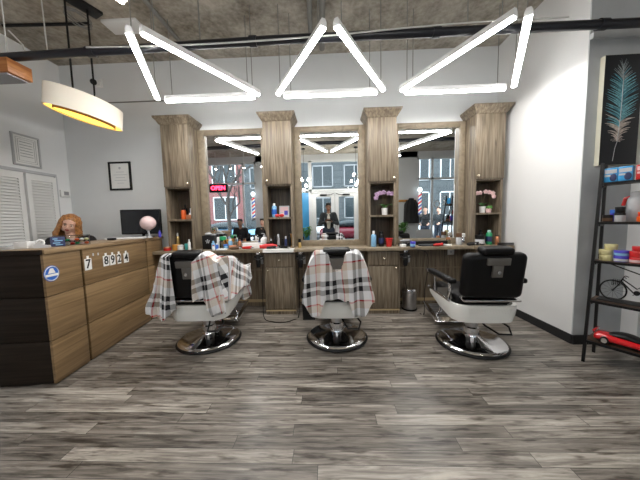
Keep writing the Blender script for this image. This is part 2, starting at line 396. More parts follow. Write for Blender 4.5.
# facade
b = MB()
for x0, x1 in ((XL2, -4.45), (-2.55, -2.26), (2.35, 3.1), (4.45, XR2)): b.box(x0, x1, YF-.12, YF, 0, HC)
b.box(XL2, XR2, YF-.12, YF, 3.33, HC)
for x0, x1 in ((-4.45, -2.55), (-2.26, -.63), (1.1, 2.35), (3.1, 4.45)): b.box(x0, x1, YF-.12, YF, 0, .45)
struct(b.build('wall_front', 'front_grey', smooth=False))
def window(n, x0, x1, z0, z1, mull, rails):
    b = MB(); w = .03; y0, y1 = YF-.10, YF-.02
    b.box(x0, x0+2*w, y0, y1, z0, z1); b.box(x1-2*w, x1, y0, y1, z0, z1); b.box(x0, x1, y0, y1, z0, z0+2*w); b.box(x0, x1, y0, y1, z1-2*w, z1)
    for m in mull: b.box(m-w, m+w, y0, y1, z0, z1)
    for r in rails: b.box(x0, x1, y0, y1, r-w, r+w)
    f = struct(b.build('window_%d' % n, 'front_white', smooth=False))
    g = MB(); g.box(x0+w, x1-w, YF-.065, YF-.055, z0+w, z1-w); g.build('window_pane', 'glass', f, smooth=False)
window(1, -4.45, -2.55, .45, 3.33, (-3.02,), (2.6,))
window(2, -2.26, -.63, .45, 3.33, (-1.0,), (2.3,))
window(3, 1.1, 2.35, .45, 3.33, (), (2.3,))
window(4, 3.1, 4.45, .45, 3.33, (3.62,), (2.6,))
window(5, -.63, 1.1, 2.2, 3.33, (), (2.3,))
# double glass doors
b = MB(); b.box(-.63, -.57, YF-.1, YF, 0, 2.2); b.box(1.04, 1.1, YF-.1, YF, 0, 2.2)
struct(b.build('trim_1', 'front_white', smooth=False))
for i, (x0, x1, hs) in enumerate(((-.565, .23, 1), (.24, 1.035, -1))):
    b = MB(); y0, y1 = YF-.08, YF-.03
    b.box(x0, x0+.13, y0, y1, .01, 2.19); b.box(x1-.13, x1, y0, y1, .01, 2.19); b.box(x0+.13, x1-.13, y0, y1, .01, .3); b.box(x0+.13, x1-.13, y0, y1, 2.06, 2.19)
    d = struct(b.build('door_%d' % (i+1), 'front_white', smooth=False))
    g = MB(); g.box(x0+.13, x1-.13, YF-.06, YF-.05, .3, 2.06); g.build('door_glass', 'glass', d, smooth=False)
    h = MB(); hx = (x1-.06) if hs > 0 else (x0+.06)
    h.tube([(hx, YF-.03, .95), (hx, YF+.03, .97), (hx, YF+.03, 1.35), (hx, YF-.03, 1.37)], .012); h.build('door_handle', 'steel', d)
    h = MB(); cx = (x0+x1)/2; h.box(cx-.12, cx+.12, YF-.03, YF+.03, 2.1, 2.15, .006); h.tube([(cx, YF+.03, 2.12), (cx+.25*hs, YF+.12, 2.12), (cx+.36*hs, YF-.02, 2.17)], .01, 6); h.build('door_closer', 'black', d)
# baseboards
wallbox('baseboard_right', XR-.014, XR, 2.43, 3.2, 0, .09, 'black_matte')
wallbox('baseboard_alcove', XR, 2.775, 2.416, 2.43, 0, .09, 'black_matte')
wallbox('baseboard_pier', 2.765, XR2, 2.286, 2.3, 0, .09, 'black_matte')
wallbox('baseboard_back', XL, -2.3, YB-.014, YB, 0, .09, 'black_matte')
# sprayed grey upper band is the same wall: only a shallow soffit over the grey wall
wallbox('trim_2', XR+.001, XR2, 2.40, 2.43, 2.78, 2.83, 'wall_grey')

# black louvre closet doors on the left wall
for i, (y0, y1) in enumerate(((2.66, 3.055), (3.085, 3.435))):
    b = MB(); x0, x1 = XL, XL+.035
    b.box(x0, x1, y0, y0+.05, .02, 1.92); b.box(x0, x1, y1-.05, y1, .02, 1.92); b.box(x0, x1, y0+.05, y1-.05, 1.84, 1.92); b.box(x0, x1, y0+.05, y1-.05, .02, .14); b.box(x0, x1, y0+.05, y1-.05, .92, 1.0)
    z = .16
    while z < 1.83:
        if not .88 < z < .99:
            b.box(-.003, .003, y0+.05, y1-.05, -.022, .022, mtx=Matrix.Translation((x0+.018, 0, z)) @ Matrix.Rotation(rad(-38), 4, 'Y'))
        z += .037
    b.box(x0, x0+.004, y0, y1, .02, 1.92)
    d = struct(b.build('door_%d' % (i+3), 'plastic_white', smooth=False))
wallbox('trim_3', XL, XL+.02, 2.6, 3.46, 1.93, 1.965, 'lgrey')
wallbox('trim_4', XL, XL+.02, 3.44, 3.465, 0, 1.93, 'lgrey')

def frame_yz(name, y0, y1, z0, z1, x, w, fm, label, inner):
    t = thing(name, label, 'picture frame', (x, (y0+y1)/2, z0)); hy = (y1-y0)/2; h = z1-z0
    b = MB(); b.box(0, .02, -hy, -hy+w, 0, h); b.box(0, .02, hy-w, hy, 0, h); b.box(0, .02, -hy+w, hy-w, 0, w); b.box(0, .02, -hy+w, hy-w, h-w, h); b.build('frame', fm, t, smooth=False)
    b = MB(); b.box(0, .01, -hy+w, hy-w, w, h-w); b.build('certificate_paper', inner, t, smooth=False)
    b = MB(); q = .045
    for a in (q, q+.02):
        b.tube([(.012, -hy+a, a), (.012, hy-a, a), (.012, hy-a, h-a), (.012, -hy+a, h-a)], .002, 4, closed=True)
    for k in range(6): b.box(.010, .013, -hy*.45, hy*.45, h*.3+k*.035, h*.3+k*.035+.006)
    b.build('printed_border', 'grey', t)
    return t
frame_yz('certificate_frame', 2.99, 3.29, 2.01, 2.40, XL, .018, 'steel', 'silver framed certificate on left wall above the louvred closet doors', 'paper')
t = thing('certificate_frame', 'small black framed certificate on the back wall left of the mirrors', 'picture frame', (-3.04, YB, 1.75))
b = MB(); b.box(-.165, -.14, -.02, 0, 0, .41); b.box(.14, .165, -.02, 0, 0, .41); b.box(-.14, .14, -.02, 0, 0, .025); b.box(-.14, .14, -.02, 0, .385, .41); b.build('frame', 'black', t, smooth=False)
b = MB(); b.box(-.14, .14, -.01, 0, .025, .385); b.build('certificate_paper', 'paper', t, smooth=False)
b = MB()
for k, wd in enumerate((.05, .09, .07, .1, .06)): b.box(-wd, wd, -.0115, -.0095, .10+k*.04, .106+k*.04)
b.ball((0, -.011, .32), (.018, .002, .018), 10); b.build('printed_text', 'lgrey', t)
t = thing('thermostat', 'small white thermostat on left wall beside the closet doors', 'thermostat', (XL, 3.555, 1.66))
b = MB(); b.box(0, .025, -.06, .06, 0, .1, .006); b.build('housing', 'plastic_white', t)
b = MB(); b.box(.0255, .028, -.02, .045, .03, .08); b.build('display', 'grey', t, smooth=False)
t = thing('security_camera', 'white dome camera with black lens high on back wall', 'camera', (-3.235, YB, 3.26))
b = MB(); b.box(-.05, .05, -.02, 0, -.06, .06, .006); b.cyl((0, -.02, 0), (0, -.09, -.02), .035, .045); b.build('mount', 'plastic_white', t)
b = MB(); b.ball((0, -.1, -.025), .04); b.build('lens', 'black', t)
tag(MB().build('x', 'black'), None, None) if False else None
b = MB(); b.tube([(-3.80, YB-.012, 2.97), (-3.5, YB-.012, 2.97), (-3.1, YB-.012, 2.99), (-2.3, YB-.012, 2.99), (-1.9, YB-.012, 2.96)], .008, 6)
tag(b.build('wall_conduit', 'cable_g'), 'thin grey cable running across upper back wall beside the dome camera', 'cable')

# ---- ceiling fittings
b = MB(); YP, ZP = 2.2, 2.75
b.cyl((XL, YP, ZP-.055), (-.4, YP, ZP), .034, seg=20); b.cyl((-.42, YP, ZP), (XR2, YP, ZP), .034, seg=20)
for x in (-3.2, -2.0, -.6, .9, 2.2, 3.4): zz = ZP-.055*max(0, (-.4-x)/3.43); b.cyl((x-.03, YP, zz), (x+.03, YP, zz), .042, seg=20)
t = thing('ceiling_pipe', 'long black horizontal pipe crossing the whole room below the ceiling', 'pipe', (0, 0, 0)); b.build('pipe', 'pipe', t)
b = MB()
for x in (-3.4, -1.05, 1.15, 3.9):
    b = MB(); b.cyl((x, YP, ZP-.02), (x, YP, HC), .006, seg=8); b.build('hanger_rod', 'cable_g', t)
b = MB(); pts = []
for i in range(41):
    x = -2.0+i*(3.9/40); f = (x+2.0)/3.9
    pts.append((x, YP-.045, ZP-.018-.018*math.sin(f*PI*2) + .12*max(0, f-.55)))
b.tube(pts, .006, 6); tag(b.build('sagging_cable', 'cable_w'), 'thin white cable sagging along the black ceiling pipe', 'cable')
def UZ(px, py, z):
    a = camray(px, py); k = (z-1.25)/a.z; return Vector((a.x*k, a.y*k, z))
def UY(px, py, y):
    a = camray(px, py); k = y/a.y; return Vector((a.x*k, y, 1.25+a.z*k))
def camray(px, py):
    F, yaw, pitch, roll = 251.01, .0359, .0794, -.0216
    cy, sy, cp, sp, cr, sr = math.cos(yaw), math.sin(yaw), math.cos(pitch), math.sin(pitch), math.cos(roll), math.sin(roll)
    f = Vector((-sy*cp, cy*cp, -sp)); r = Vector((cy, sy, 0)); u = r.cross(f)
    r2 = cr*r+sr*u; u2 = -sr*r+cr*u
    return f*F + r2*(px-320) - u2*(py-240)
zc = HC-.03
def conduit(p, q, r, label, m='cable_g', nm='ceiling_conduit'):
    a, c = UZ(*p, zc), UZ(*q, zc)
    if c.y > YB-.02: 
        k = (YB-.02-a.y)/(c.y-a.y); c = a+(c-a)*k
    b = MB(); b.cyl((a.x, a.y, HC-r), (c.x, c.y, HC-r), r, seg=10); return tag(b.build(nm, m), label, 'conduit')
conduit((142, -2), (180, 43), .022, 'grey conduit slanting over the concrete ceiling above the left light triangle')
conduit((309, -5), (311, 48), .028, 'left one of two parallel grey pipes on the ceiling above the middle lights')
conduit((322, -5), (322, 48), .036, 'right one of two parallel grey pipes on the ceiling above the middle lights')
conduit((3, 27), (90, 25), .016, 'dark track rail on the ceiling near the left wall', 'black', 'track_rail')
a = UZ(125, 27, HC-.02)
t = MB(); t.box(a.x-.2, a.x+.2, a.y-.1, a.y+.1, HC-.03, HC, .004, mtx=None); tag(t.build('ceiling_panel', 'plastic_white'), 'flat white rectangular panel on the concrete ceiling behind left lights', 'panel')
# loose coiled wires on ceiling
b = MB(); a = UZ(78, 16, HC-.05)
for k in range(3):
    b.tube([(a.x+.09*math.cos(q*.7+k), a.y+.13*math.sin(q*.7+k), HC-.05-.02*k-.01*math.sin(q)) for q in range(10)], .006, 6, closed=False)
tag(b.build('coiled_wire', 'cable_g'), 'loop of loose grey wire under the ceiling above the oval pendant', 'wire')
b = MB(); a = UY(41, -4, 2.6); c = UY(48, 56, 2.6); b.tube([a, a.lerp(c, .5)+Vector((0, 0, 0)), c], .005, 6); tag(b.build('hanging_wire', 'cable_w'), 'thin pale wire hanging from ceiling left of the oval pendant', 'wire')

# ---- LED triangles
ZT = 2.63
def led(a, c, name='led_tube'):
    # returns housing+diffuser bmeshes in world coordinates
    a, c = Vector(a), Vector(c); d = (c-a).normalized(); n = Vector((-d.y, d.x, 0)); w, h = .0245, .066
    prof = [(-w*.55, h+.012), (w*.55, h+.012), (w, h-.01), (w, .022), (-w, .022), (-w, h-.01)]
    hb = MB()
    A = [hb.bm.verts.new(a+n*p[0]+Vector((0, 0, p[1]))) for p in prof]; B_ = [hb.bm.verts.new(c+n*p[0]+Vector((0, 0, p[1]))) for p in prof]
    hb.bm.faces.new(A); hb.bm.faces.new(B_[::-1])
    for i in range(6): hb.bm.faces.new((A[i], A[(i+1) % 6], B_[(i+1) % 6], B_[i]))
    db = MB(); e = .012
    prof = [(w*.98*math.cos(PI+k*PI/8), .0215+.018*math.sin(PI+k*PI/8)) for k in range(9)]
    A = [db.bm.verts.new(a+d*e+n*p[0]+Vector((0, 0, p[1]))) for p in prof]; B_ = [db.bm.verts.new(c-d*e+n*p[0]+Vector((0, 0, p[1]))) for p in prof]
    db.bm.faces.new(A); db.bm.faces.new(B_[::-1])
    for i in range(9): db.bm.faces.new((A[i], A[(i+1) % 9], B_[(i+1) % 9], B_[i]))
    return hb, db
def cord(p, top=HC): b = MB(); b.cyl((p[0], p[1], ZT+.055), (p[0], p[1], top), .0045, seg=6); return b
M['housing'] = mat('white_lamp_housing', (.75, .75, .75), .4)
tris = [(-1.837, -.759, -1.369, 2.878, 1.874, 'left'), (-.501, .588, .035, 2.883, 1.898, 'middle'), (.832, 1.969, 1.357, 2.908, 1.892, 'right')]
for xa, xb, xm, yb, ya, nm in tris:
    xa, xb, xm, yb, ya = [q*1.38/1.35 for q in (xa, xb, xm, yb, ya)]
    L3 = Vector((xa, yb, ZT)); R3 = Vector((xb, yb, ZT)); Ap = Vector((xm, ya, ZT))
    e = .025
    dl = (L3-Ap).normalized(); dr = (R3-Ap).normalized(); px = Vector((.045, 0, 0))
    for kind, a, c in (('back', L3+Vector((.03, 0, 0)), R3-Vector((.03, 0, 0))), ('left', Ap-px, L3-px*.6+Vector((0, -.05, 0))), ('right', Ap+px, R3+px*.6+Vector((0, -.05, 0)))):
        lab = {'back': 'glowing white tube nearest the back wall in the %s ceiling triangle', 'left': 'glowing white tube slanting left in the %s ceiling triangle', 'right': 'glowing white tube slanting right in the %s ceiling triangle'}[kind] % nm
        t = thing('led_tube_light', lab, 'light', (0, 0, 0), 0, 'tube lights hung in triangles'); t.location = ((a+c)/2)
        hb, db = led(a-t.location+Vector((0, 0, 0)), c-t.location)
        # shift so local z=0 is tube underside
        hb.build('housing', 'housing', t); db.build('diffuser', 'tube', t)
        for q in (a.lerp(c, .08), a.lerp(c, .92)):
            cb = MB(); cb.cyl(Vector(q)-t.location+Vector((0, 0, .055)), Vector((q.x, q.y, HC))-t.location, .0042, seg=6); cb.build('cord', 'cable_g', t)
# one more tube nearer the camera at top left
a, c = UZ(126, 6, ZT), None
c = a + (a-Vector((-1.0, 1.874+.4, ZT))).normalized()*1.1; c = Vector((a.x-.45, a.y-1.0, ZT))
t = thing('led_tube_light', 'tube light at top edge of the photo left of centre, only its end showing', 'light', (a+c)/2, 0, 'tube lights hung in triangles')
hb, db = led(a-t.location, c-t.location); hb.build('housing', 'housing', t); db.build('diffuser', 'tube', t)
for q in (a.lerp(c, .08), a.lerp(c, .92)):
    cb = MB(); cb.cyl(Vector(q)-t.location+Vector((0, 0, .055)), Vector((q.x, q.y, HC))-t.location, .0042, seg=6); cb.build('cord', 'cable_g', t)
# spot lamps on a ceiling track near the shop front (seen in the mirrors)
def spot(x, y, z, label, group='small round spot lamps'):
    t = thing('spot_lamp', label, 'lamp', (x, y, z), 0, group)
    b = MB(); b.cyl((0, 0, .05), (0, 0, HC-z), .008, seg=8); b.cyl((0, 0, 0), (0, 0, .1), .04, seg=14); b.build('body', 'housing', t)
    b = MB(); b.ball((0, 0, 0), (.038, .038, .02), 12); b.build('bulb', 'spot', t)
for x, y, z in ((1.75, .6, 3.05), (1.95, .2, 2.95), (-3.7, -1.1, 3.0), (-3.2, -1.1, 3.0), (-2.75, -1.1, 3.02)):
    spot(x, y, z, 'small round spot lamp hanging near the shop front, seen reflected in a mirror')

def cluster(px, py, Y, label):
    p = UY(px, py, 2*3.62-Y); t = thing('cluster_pendant', label, 'lamp', (p.x, Y, p.z), 0, 'bulb cluster pendants near the shop front')
    b = MB(); b.cyl((0, 0, .12), (0, 0, HC-p.z), .006, seg=8); b.lathe([(0, HC-p.z-.03), (.06, HC-p.z-.03), (.06, HC-p.z), (0, HC-p.z)], seg=20); b.ball((0, 0, .1), .03, 14); b.build('stem', 'black', t)
    for k in range(7):
        a = k*2*PI/6; r = .14 if k < 6 else 0; z = (-.06 if k % 2 else .14) if k < 6 else -.18
        q = Vector((r*math.cos(a), r*math.sin(a), z))
        b = MB(); b.tube([(0, 0, .1), q*.6+Vector((0, 0, .06)), q+Vector((0, 0, .03))], .004, 6); arm = b.build('arm', 'black', t)
        b = MB(); b.ball(q, .032, 14); b.build('bulb', 'bulb', arm)
cluster(304, 184, -.95, 'bulb cluster lamp by the shop front, seen at left in the middle mirror')
cluster(356, 179, -.95, 'bulb cluster lamp by the shop front, seen at right in the middle mirror')
# ---- oval pendant over the desk
t = thing('oval_pendant', 'long cream oval pendant lamp with glowing yellow inside above the reception desk', 'lamp', (-2.525, 2.65, 2.365), rad(-22.6))
b = MB()
def sup(k, rx, ry): 
    a = 2*PI*k; ca, sa = math.cos(a), math.sin(a)
    # lens shaped plan: pointed ends along y
    return (rx*math.copysign(abs(ca)**1.35, ca), ry*sa)
def band(rx, ry, z0, z1, m, name):
    b = MB(); n = 56
    rings = [[b.bm.verts.new((*sup(k/n, x, y), z)) for k in range(n)] for x, y, z in ((rx, ry, z0), (rx, ry, z1), (rx-.006, ry-.008, z1), (rx-.006, ry-.008, z0))]
    for i in range(4):
        A, B_ = rings[i], rings[(i+1) % 4]
        for k in range(n): b.bm.faces.new((A[k], A[(k+1) % n], B_[(k+1) % n], B_[k]))
    return b.build(name, m, t)
M['cream'] = mat('cream_lamp_fabric', (.74, .68, .58), .7)
M['inner'] = mat('warm_inner_shade', (.8, .6, .2), .6, emis=(1, .62, .12), estr=1.3)
band(.135, .335, 0, .21, 'cream', 'shade'); band(.127, .325, .006, .205, 'inner', 'lining'); band(.085, .265, -.006, .03, 'brown', 'inner_rim'); band(.079, .257, -.004, .028, 'inner', 'inner_lining')
b = MB(); b.box(-.02, .02, -.30, .30, .06, .085, .004); b.box(-.10, .10, -.10, -.08, .06, .085); b.box(-.1, .1, .08, .1, .06, .085); b.build('crossbar', 'brown', t)
b = MB(); b.box(-.02, .02, -.24, .24, .05, .06); b.build('bulb_strip', 'warm', t)
for ch in t.children: ch.rotation_euler = (rad(-5.5), 0, 0)
for y in (-.09, .09):
    b = MB(); b.cyl((0, y, .08), (0, y, HC-2.365), .009, seg=8); b.build('rod', 'black', t)
b = MB(); b.box(-.07, .07, -.2, .2, HC-2.365-.03, HC-2.365, .004); b.build('ceiling_rose', 'black', t)
# ---- wooden box pendant at left edge
t = thing('wooden_pendant', 'orange wooden box pendant lamp at the far left edge under the pipe', 'lamp', (-2.95, 2.20, 2.545), 0)
b = MB(); b.box(-.3, .3, -.09, .09, .0, .115, .003, mi=0); 
M['wood_orange'] = wood('orange_layered_wood', (.30, .10, .03), (.50, .22, .07), scale=(2, 2, 26))
b.build('box', 'wood_orange', t)
b = MB(); b.box(-.27, .27, -.075, .075, -.012, -.001); b.build('underside_panel', 'grey', t, smooth=False)
for x in (-.2, .2):
    b = MB(); b.cyl((x, 0, .115), (x, 0, HC-2.545), .005, seg=6); b.build('cord', 'cable_w', t)
b = MB(); b.tube([(.25, 0, .115), (.29, .02, .16), (.33, .03, .2), (.37, -.02, .25), (.42, -.15, .27)], .006, 6); b.build('loose_wire', 'cable_w', t)
# ================================================================== BARBER UNIT
S0, X0 = 1.3665, -.6567
TX = [X0+S0*(i-1) for i in range(4)]
WU = .367; ZTOP = .88
def tower(i, knobside, label):
    t = thing('tower_cabinet', label, 'cabinet', (TX[i], 3.37, ZTOP), 0, 'tall cabinets between the mirrors')
    h = WU/2; D = .275; zt = 2.575-ZTOP; zd = 1.735-ZTOP; zs = 1.30-ZTOP
    b = MB()
    b.box(-h, -h+.02, .02, D, .001, zt); b.box(h-.02, h, .02, D, .001, zt); b.box(-h+.02, h-.02, .02, D, zt-.02, zt); b.box(-h+.02, h-.02, .02, D, zd-.02, zd)
    # face stiles around the niches
    b.box(-h, -h+.03, 0, .02, .001, zd-.001); b.box(h-.03, h, 0, .02, .001, zd-.001); b.box(-h+.03, h-.03, 0, .02, zd-.02, zd-.001)
    b.build('carcass', 'wood', t, smooth=False)
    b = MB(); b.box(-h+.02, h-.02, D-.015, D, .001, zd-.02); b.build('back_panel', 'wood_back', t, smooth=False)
    b = MB(); b.box(-h+.005, h-.005, -.004, D-.015, zs-.024, zs); b.build('shelf', 'wood', t, smooth=False)
    b = MB(); b.box(-h, h, -.018, .019, zd, zt, .003); d = b.build('door', 'wood', t)
    b = MB(); kx = (h-.035)*knobside; b.cyl((kx, -.018, zd+.04), (kx, -.034, zd+.04), .006, seg=10); b.ball((kx, -.04, zd+.04), (.019, .013, .019), 12); b.build('knob', 'knob', d)
    b = MB(); rings = []
    for o, z in ((.0, zt-.03), (.012, zt-.02), (.03, zt+.015), (.055, zt+.045), (.06, zt+.06), (.06, zt+.07)):
        rings.append([b.bm.verts.new(p) for p in ((-h-o, -.02-o, z), (h+o, -.02-o, z), (h+o, D, z), (-h-o, D, z))])
    for A, B_ in zip(rings, rings[1:]):
        for k in range(4): b.bm.faces.new((A[k], A[(k+1) % 4], B_[(k+1) % 4], B_[k]))
    b.bm.faces.new(rings[0][::-1]); b.bm.faces.new(rings[-1]); b.build('crown_moulding', 'wood', t, smooth=False)
    return t
tower(0, 1, 'leftmost tall oak cabinet, holding an orange can and dark bottles')
tower(1, -1, 'tall oak cabinet left of the middle mirror, holding a blue spray bottle')
tower(2, 1, 'tall oak cabinet right of the middle mirror, holding a purple orchid')
tower(3, -1, 'rightmost tall oak cabinet, by the white wall, holding a pink orchid')

def base_cab(i, knobside, label):
    t = thing('base_cabinet', label, 'cabinet', (TX[i], 3.25, 0), 0, 'drawer cabinets under the worktop')
    h = .205; D = .395
    b = MB(); b.box(-h, -h+.012, .0, .02, .062, .839); b.box(h-.012, h, .0, .02, .062, .839); b.box(-h, h, .022, D, .06, .839); b.box(-h+.005, h-.005, .005, D, 0, .06); b.build('carcass', 'wood', t, smooth=False)
    b = MB(); b.box(-h, h, -.001, .02, .045, .062); b.build('trim_strip', 'wood_trim', t, smooth=False)
    b = MB(); b.box(-h+.017, h-.017, 0, .019, .645, .825, .002); d = b.build('drawer', 'wood', t)
    b = MB(); b.cyl((0, 0, .735), (0, -.014, .735), .005, seg=10); b.ball((0, -.02, .735), (.018, .013, .018), 12); b.build('knob', 'knob', d)
    b = MB(); b.box(-h+.017, h-.017, 0, .019, .072, .635, .002); d = b.build('door', 'wood', t)
    kx = knobside*(h-.05); b = MB(); b.cyl((kx, 0, .605), (kx, -.014, .605), .005, seg=10); b.ball((kx, -.02, .605), (.013, .011, .013), 12); b.build('knob', 'knob', d)
base_cab(0, 1, 'drawer cabinet at left end of the worktop behind the left chair')
base_cab(1, -1, 'drawer cabinet under worktop between the left and middle chairs')
base_cab(2, 1, 'drawer cabinet under worktop just right of the middle chair')
base_cab(3, -1, 'drawer cabinet at right end of the worktop behind the right chair')
# knee-space back panels
for i in range(3):
    x0, x1 = TX[i]+.21, TX[i+1]-.21
    b = MB(); b.box(x0, x1, 3.60, 3.645, .10, .838); b.box(x0, x1, 3.605, 3.645, 0, .06)
    lab = ['panel under the worktop behind the left chair', 'panel under the worktop behind the middle chair', 'panel under the worktop between the middle and right chairs'][i]
    t = thing('kneehole_panel', 'brown wooden '+lab, 'panel', (0, 0, 0), 0, 'back panels under the worktop')
    b.build('board', 'wood', t, smooth=False)
    b = MB(); b.box(x0, x1, 3.592, 3.6, .06, .10, 0); b.build('trim_strip', 'wood_trim', t, smooth=False)
    b = MB(); b.box(x0, x1, 3.596, 3.6, .535, .545); b.build('joint_strip', 'wood_top', t, smooth=False)
# worktop
b = MB(); b.box(-2.32, 2.318, 3.235, 3.645, .84, ZTOP, .003)
for i in range(4): b.box(TX[i]-.235 if i else -2.32, min(TX[i]+.235, 2.318), 3.195, 3.24, .84, ZTOP, .003)
tag(b.build('worktop', 'wood_top'), 'long oak worktop running under all three mirrors', 'worktop')
# mirrors
mn = ['left mirror in oak frame, reflecting the barber pole and neon sign', 'middle mirror in oak frame, reflecting the photographer and glass doors', 'right mirror in oak frame, reflecting a hanging black jacket']
for i in range(3):
    x0, x1 = TX[i]+WU/2+.002, TX[i+1]-WU/2-.002; cx = (x0+x1)/2; h = (x1-x0)/2; w = .09
    t = thing('wall_mirror', mn[i], 'mirror', (cx, 3.648, ZTOP+.001), 0, 'framed wall mirrors'); z1 = 2.55-ZTOP
    b = MB()
    wr = .065 if i == 2 else w
    b.box(-h, -h+w, -.05, 0, 0, z1, .003); b.box(h-wr, h, -.05, 0, 0, z1, .003); b.box(-h+w, h-wr, -.05, 0, z1-.06, z1, .003); b.box(-h+w, h-wr, -.05, 0, 0, .08, .003)
    b.box(-h+w-.02, -h+w+.006, -.04, 0, .07, z1-.05); b.box(h-wr-.006, h-wr+.02, -.04, 0, .07, z1-.05); b.box(-h+w, h-wr, -.04, 0, z1-.075, z1-.05)
    b.build('frame', 'wood_top', t)
    b = MB(); b.box(-h+w, h-wr, -.028, -.012, .07, z1-.05, mtx=Matrix.Rotation(0, 4, 'Z')); b.build('mirror_glass', 'mirror', t, smooth=False)
# outlet under the worktop, right
t = thing('wall_outlet', 'white outlet on the wooden panel beside the right chair back', 'outlet', (1.72, 3.596, .72))
b = MB(); b.box(-.045, .045, -.012, 0, 0, .13, .004); b.build('plate', 'plastic_white', t)
for z in (.04, .09):
    b = MB(); b.box(-.015, .015, -.0145, -.011, z-.013, z+.013); b.build('socket', 'lgrey', t)
# ================================================================== DESK
DX, DY = -2.165, 1.81
t = thing('reception_desk', 'large wooden reception desk with dark end panel and number stickers', 'desk', (DX, DY, 0), math.atan2(.147, 1.255))
# local: +Y runs along the customer side, -X is depth
Ld = 1.66; Dp = .42
b = MB()
gaps = (.335, 1.285)
segs = [(0, gaps[0]-.012), (gaps[0]+.012, gaps[1]-.012), (gaps[1]+.012, Ld)]
zs = [(.012, .352), (.358, .702), (.708, 1.035)]
for (y0, y1) in segs:
    for (z0, z1) in zs: b.box(-.02, 0, y0, y1, z0, z1, .0015)
b.build('side_cladding', 'desk', t)
b = MB(); b.box(-Dp+.02, -.02, .02, Ld, 0, 1.035); b.build('core', 'gap', t, smooth=False)
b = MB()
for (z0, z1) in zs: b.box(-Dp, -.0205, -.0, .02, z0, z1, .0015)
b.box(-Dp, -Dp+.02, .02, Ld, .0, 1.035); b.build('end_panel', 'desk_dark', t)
b = MB(); b.box(-Dp-.02, .012, .001, Ld+.02, 1.035, 1.07, .002); b.build('counter_top', 'desk_top', t)
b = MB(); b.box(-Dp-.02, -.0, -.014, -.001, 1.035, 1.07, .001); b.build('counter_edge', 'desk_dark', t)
def ylocal(px, py):
    # point on the desk's side plane hit by a pixel ray
    r = camray(px, py); a = math.atan2(.147, 1.255); n = Vector((math.cos(a), math.sin(a), 0)); p0 = Vector((DX, DY, 0))
    o = Vector((0, 0, 1.25)); k = (p0-o).dot(n)/r.dot(n); q = o+r*k-p0; e = Vector((-math.sin(a), math.cos(a), 0)); return q.dot(e), q.z
for ch, px, py in (('7', 88, 264), ('8', 106, 260.5), ('9', 112.5, 259.5), ('2', 119, 258.5), ('4', 126, 257.5)):
    y, z = ylocal(px, py)
    b = MB(); b.box(0, .0025, y-.038 if ch != '2' else y-.028, y+.038 if ch != '2' else y+.028, z-.055, z+.05, 0); b.box(0, .003, y-.012, y+.012, z+.05, z+.075)
    s = b.build('number_tag', 'paper', t, smooth=False); s['label'] = 'white tag with the number '+ch
    text_mesh('digit', ch, .115, 'black', s, (.0035, y, z-.002), (PI/2, 0, PI/2), .0006, bold=.002)
for px, py in ((93, 254.5), (98, 254)):
    y, z = ylocal(px, py); b = MB(); b.box(0, .0015, y-.008, y+.008, z-.012, z+.012); b.build('tape_remnant', 'lgrey', t, smooth=False)
y, z = ylocal(51.5, 273.5)
b = MB(); b.cyl((0, y, z), (.002, y, z), .062, seg=32); s = b.build('round_sticker', 'blue', t); s['label'] = 'round blue and white sticker'
b = MB()
for k in range(32):
    pass
b.tube([(.003, y+.055*math.cos(k*PI/16), z+.055*math.sin(k*PI/16)) for k in range(32)], .003, 4, closed=True)
b.box(.002, .0035, y-.05, y+.05, z-.022, z-.004); b.prism([(y-.03, z+.002), (y+.03, z+.002), (y+.012, z+.04), (y-.012, z+.04)], 'x', .002, .0035)
b.build('sticker_print', 'paper', s)
# lower inner worktop behind the desk and monitor
t = thing('monitor', 'black computer monitor at far end of the reception counter', 'monitor', (-2.56, 3.36, 1.0706), rad(6))
b = MB(); b.box(-.26, .26, -.02, .02, .04, .375, .008); b.build('screen_housing', 'black', t)
b = MB(); b.box(-.245, .245, -.0215, -.0195, .055, .36); b.build('screen', mat('dark_screen', (.008, .009, .012), .12), t, smooth=False)
b = MB(); b.cyl((0, .03, .01), (0, .03, .2), .02); b.box(-.12, .12, -.06, .08, 0, .012, .004); b.build('stand', 'black', t)
# ================================================================== LADDER SHELF
SA = math.atan2(-.86, .5)
fl = Vector((2.135, 2.133, 0)); sd = Vector((.53, -.848, 0)).normalized(); sn = Vector((.848, .53, 0)).normalized()
t = thing('ladder_shelf', 'black metal ladder shelf with dark wooden boards at the right edge', 'shelf', fl, math.atan2(sd.y, sd.x))
# local x = along shelf, local y = towards the rear
LS = .78
def lean(z): return .19*z/1.75   # front legs lean back
DR = .30
HS = 1.57
for x in (0, LS-.02):
    b = MB(); vs = []
    w = .02
    for z in (0, HS+.1):
        y = .0+lean(z)
        vs.append([b.bm.verts.new(p) for p in ((x, y, z), (x+w, y, z), (x+w, y+w, z), (x, y+w, z))])
    A, B_ = vs
    b.bm.faces.new(A[::-1]); b.bm.faces.new(B_)
    for k in range(4): b.bm.faces.new((A[k], A[(k+1) % 4], B_[(k+1) % 4], B_[k]))
    b.build('front_post', 'black', t, smooth=False)
    b = MB(); b.box(x, x+.02, DR-.02, DR, 0, HS+.1); b.build('rear_post', 'black', t, smooth=False)
M['shelfwood'] = wood('dark_shelf_wood', (.028, .016, .010), (.09, .052, .032), scale=(2, 20, 20))
SZ = []
for (px, py) in ((584.5, 339.5), (589.5, 300), (594.5, 260.5), (599, 222), (604, 182.5)):
    r = camray(px, py)
    # intersect with the leaning front-post line plane: iterate
    z = 1
    for _ in range(20):
        o = fl+sn*lean(z); n = sn; k = (o-Vector((0, 0, 1.25))).dot(n)/r.dot(n); z = 1.25+r.z*k
    SZ.append(z)
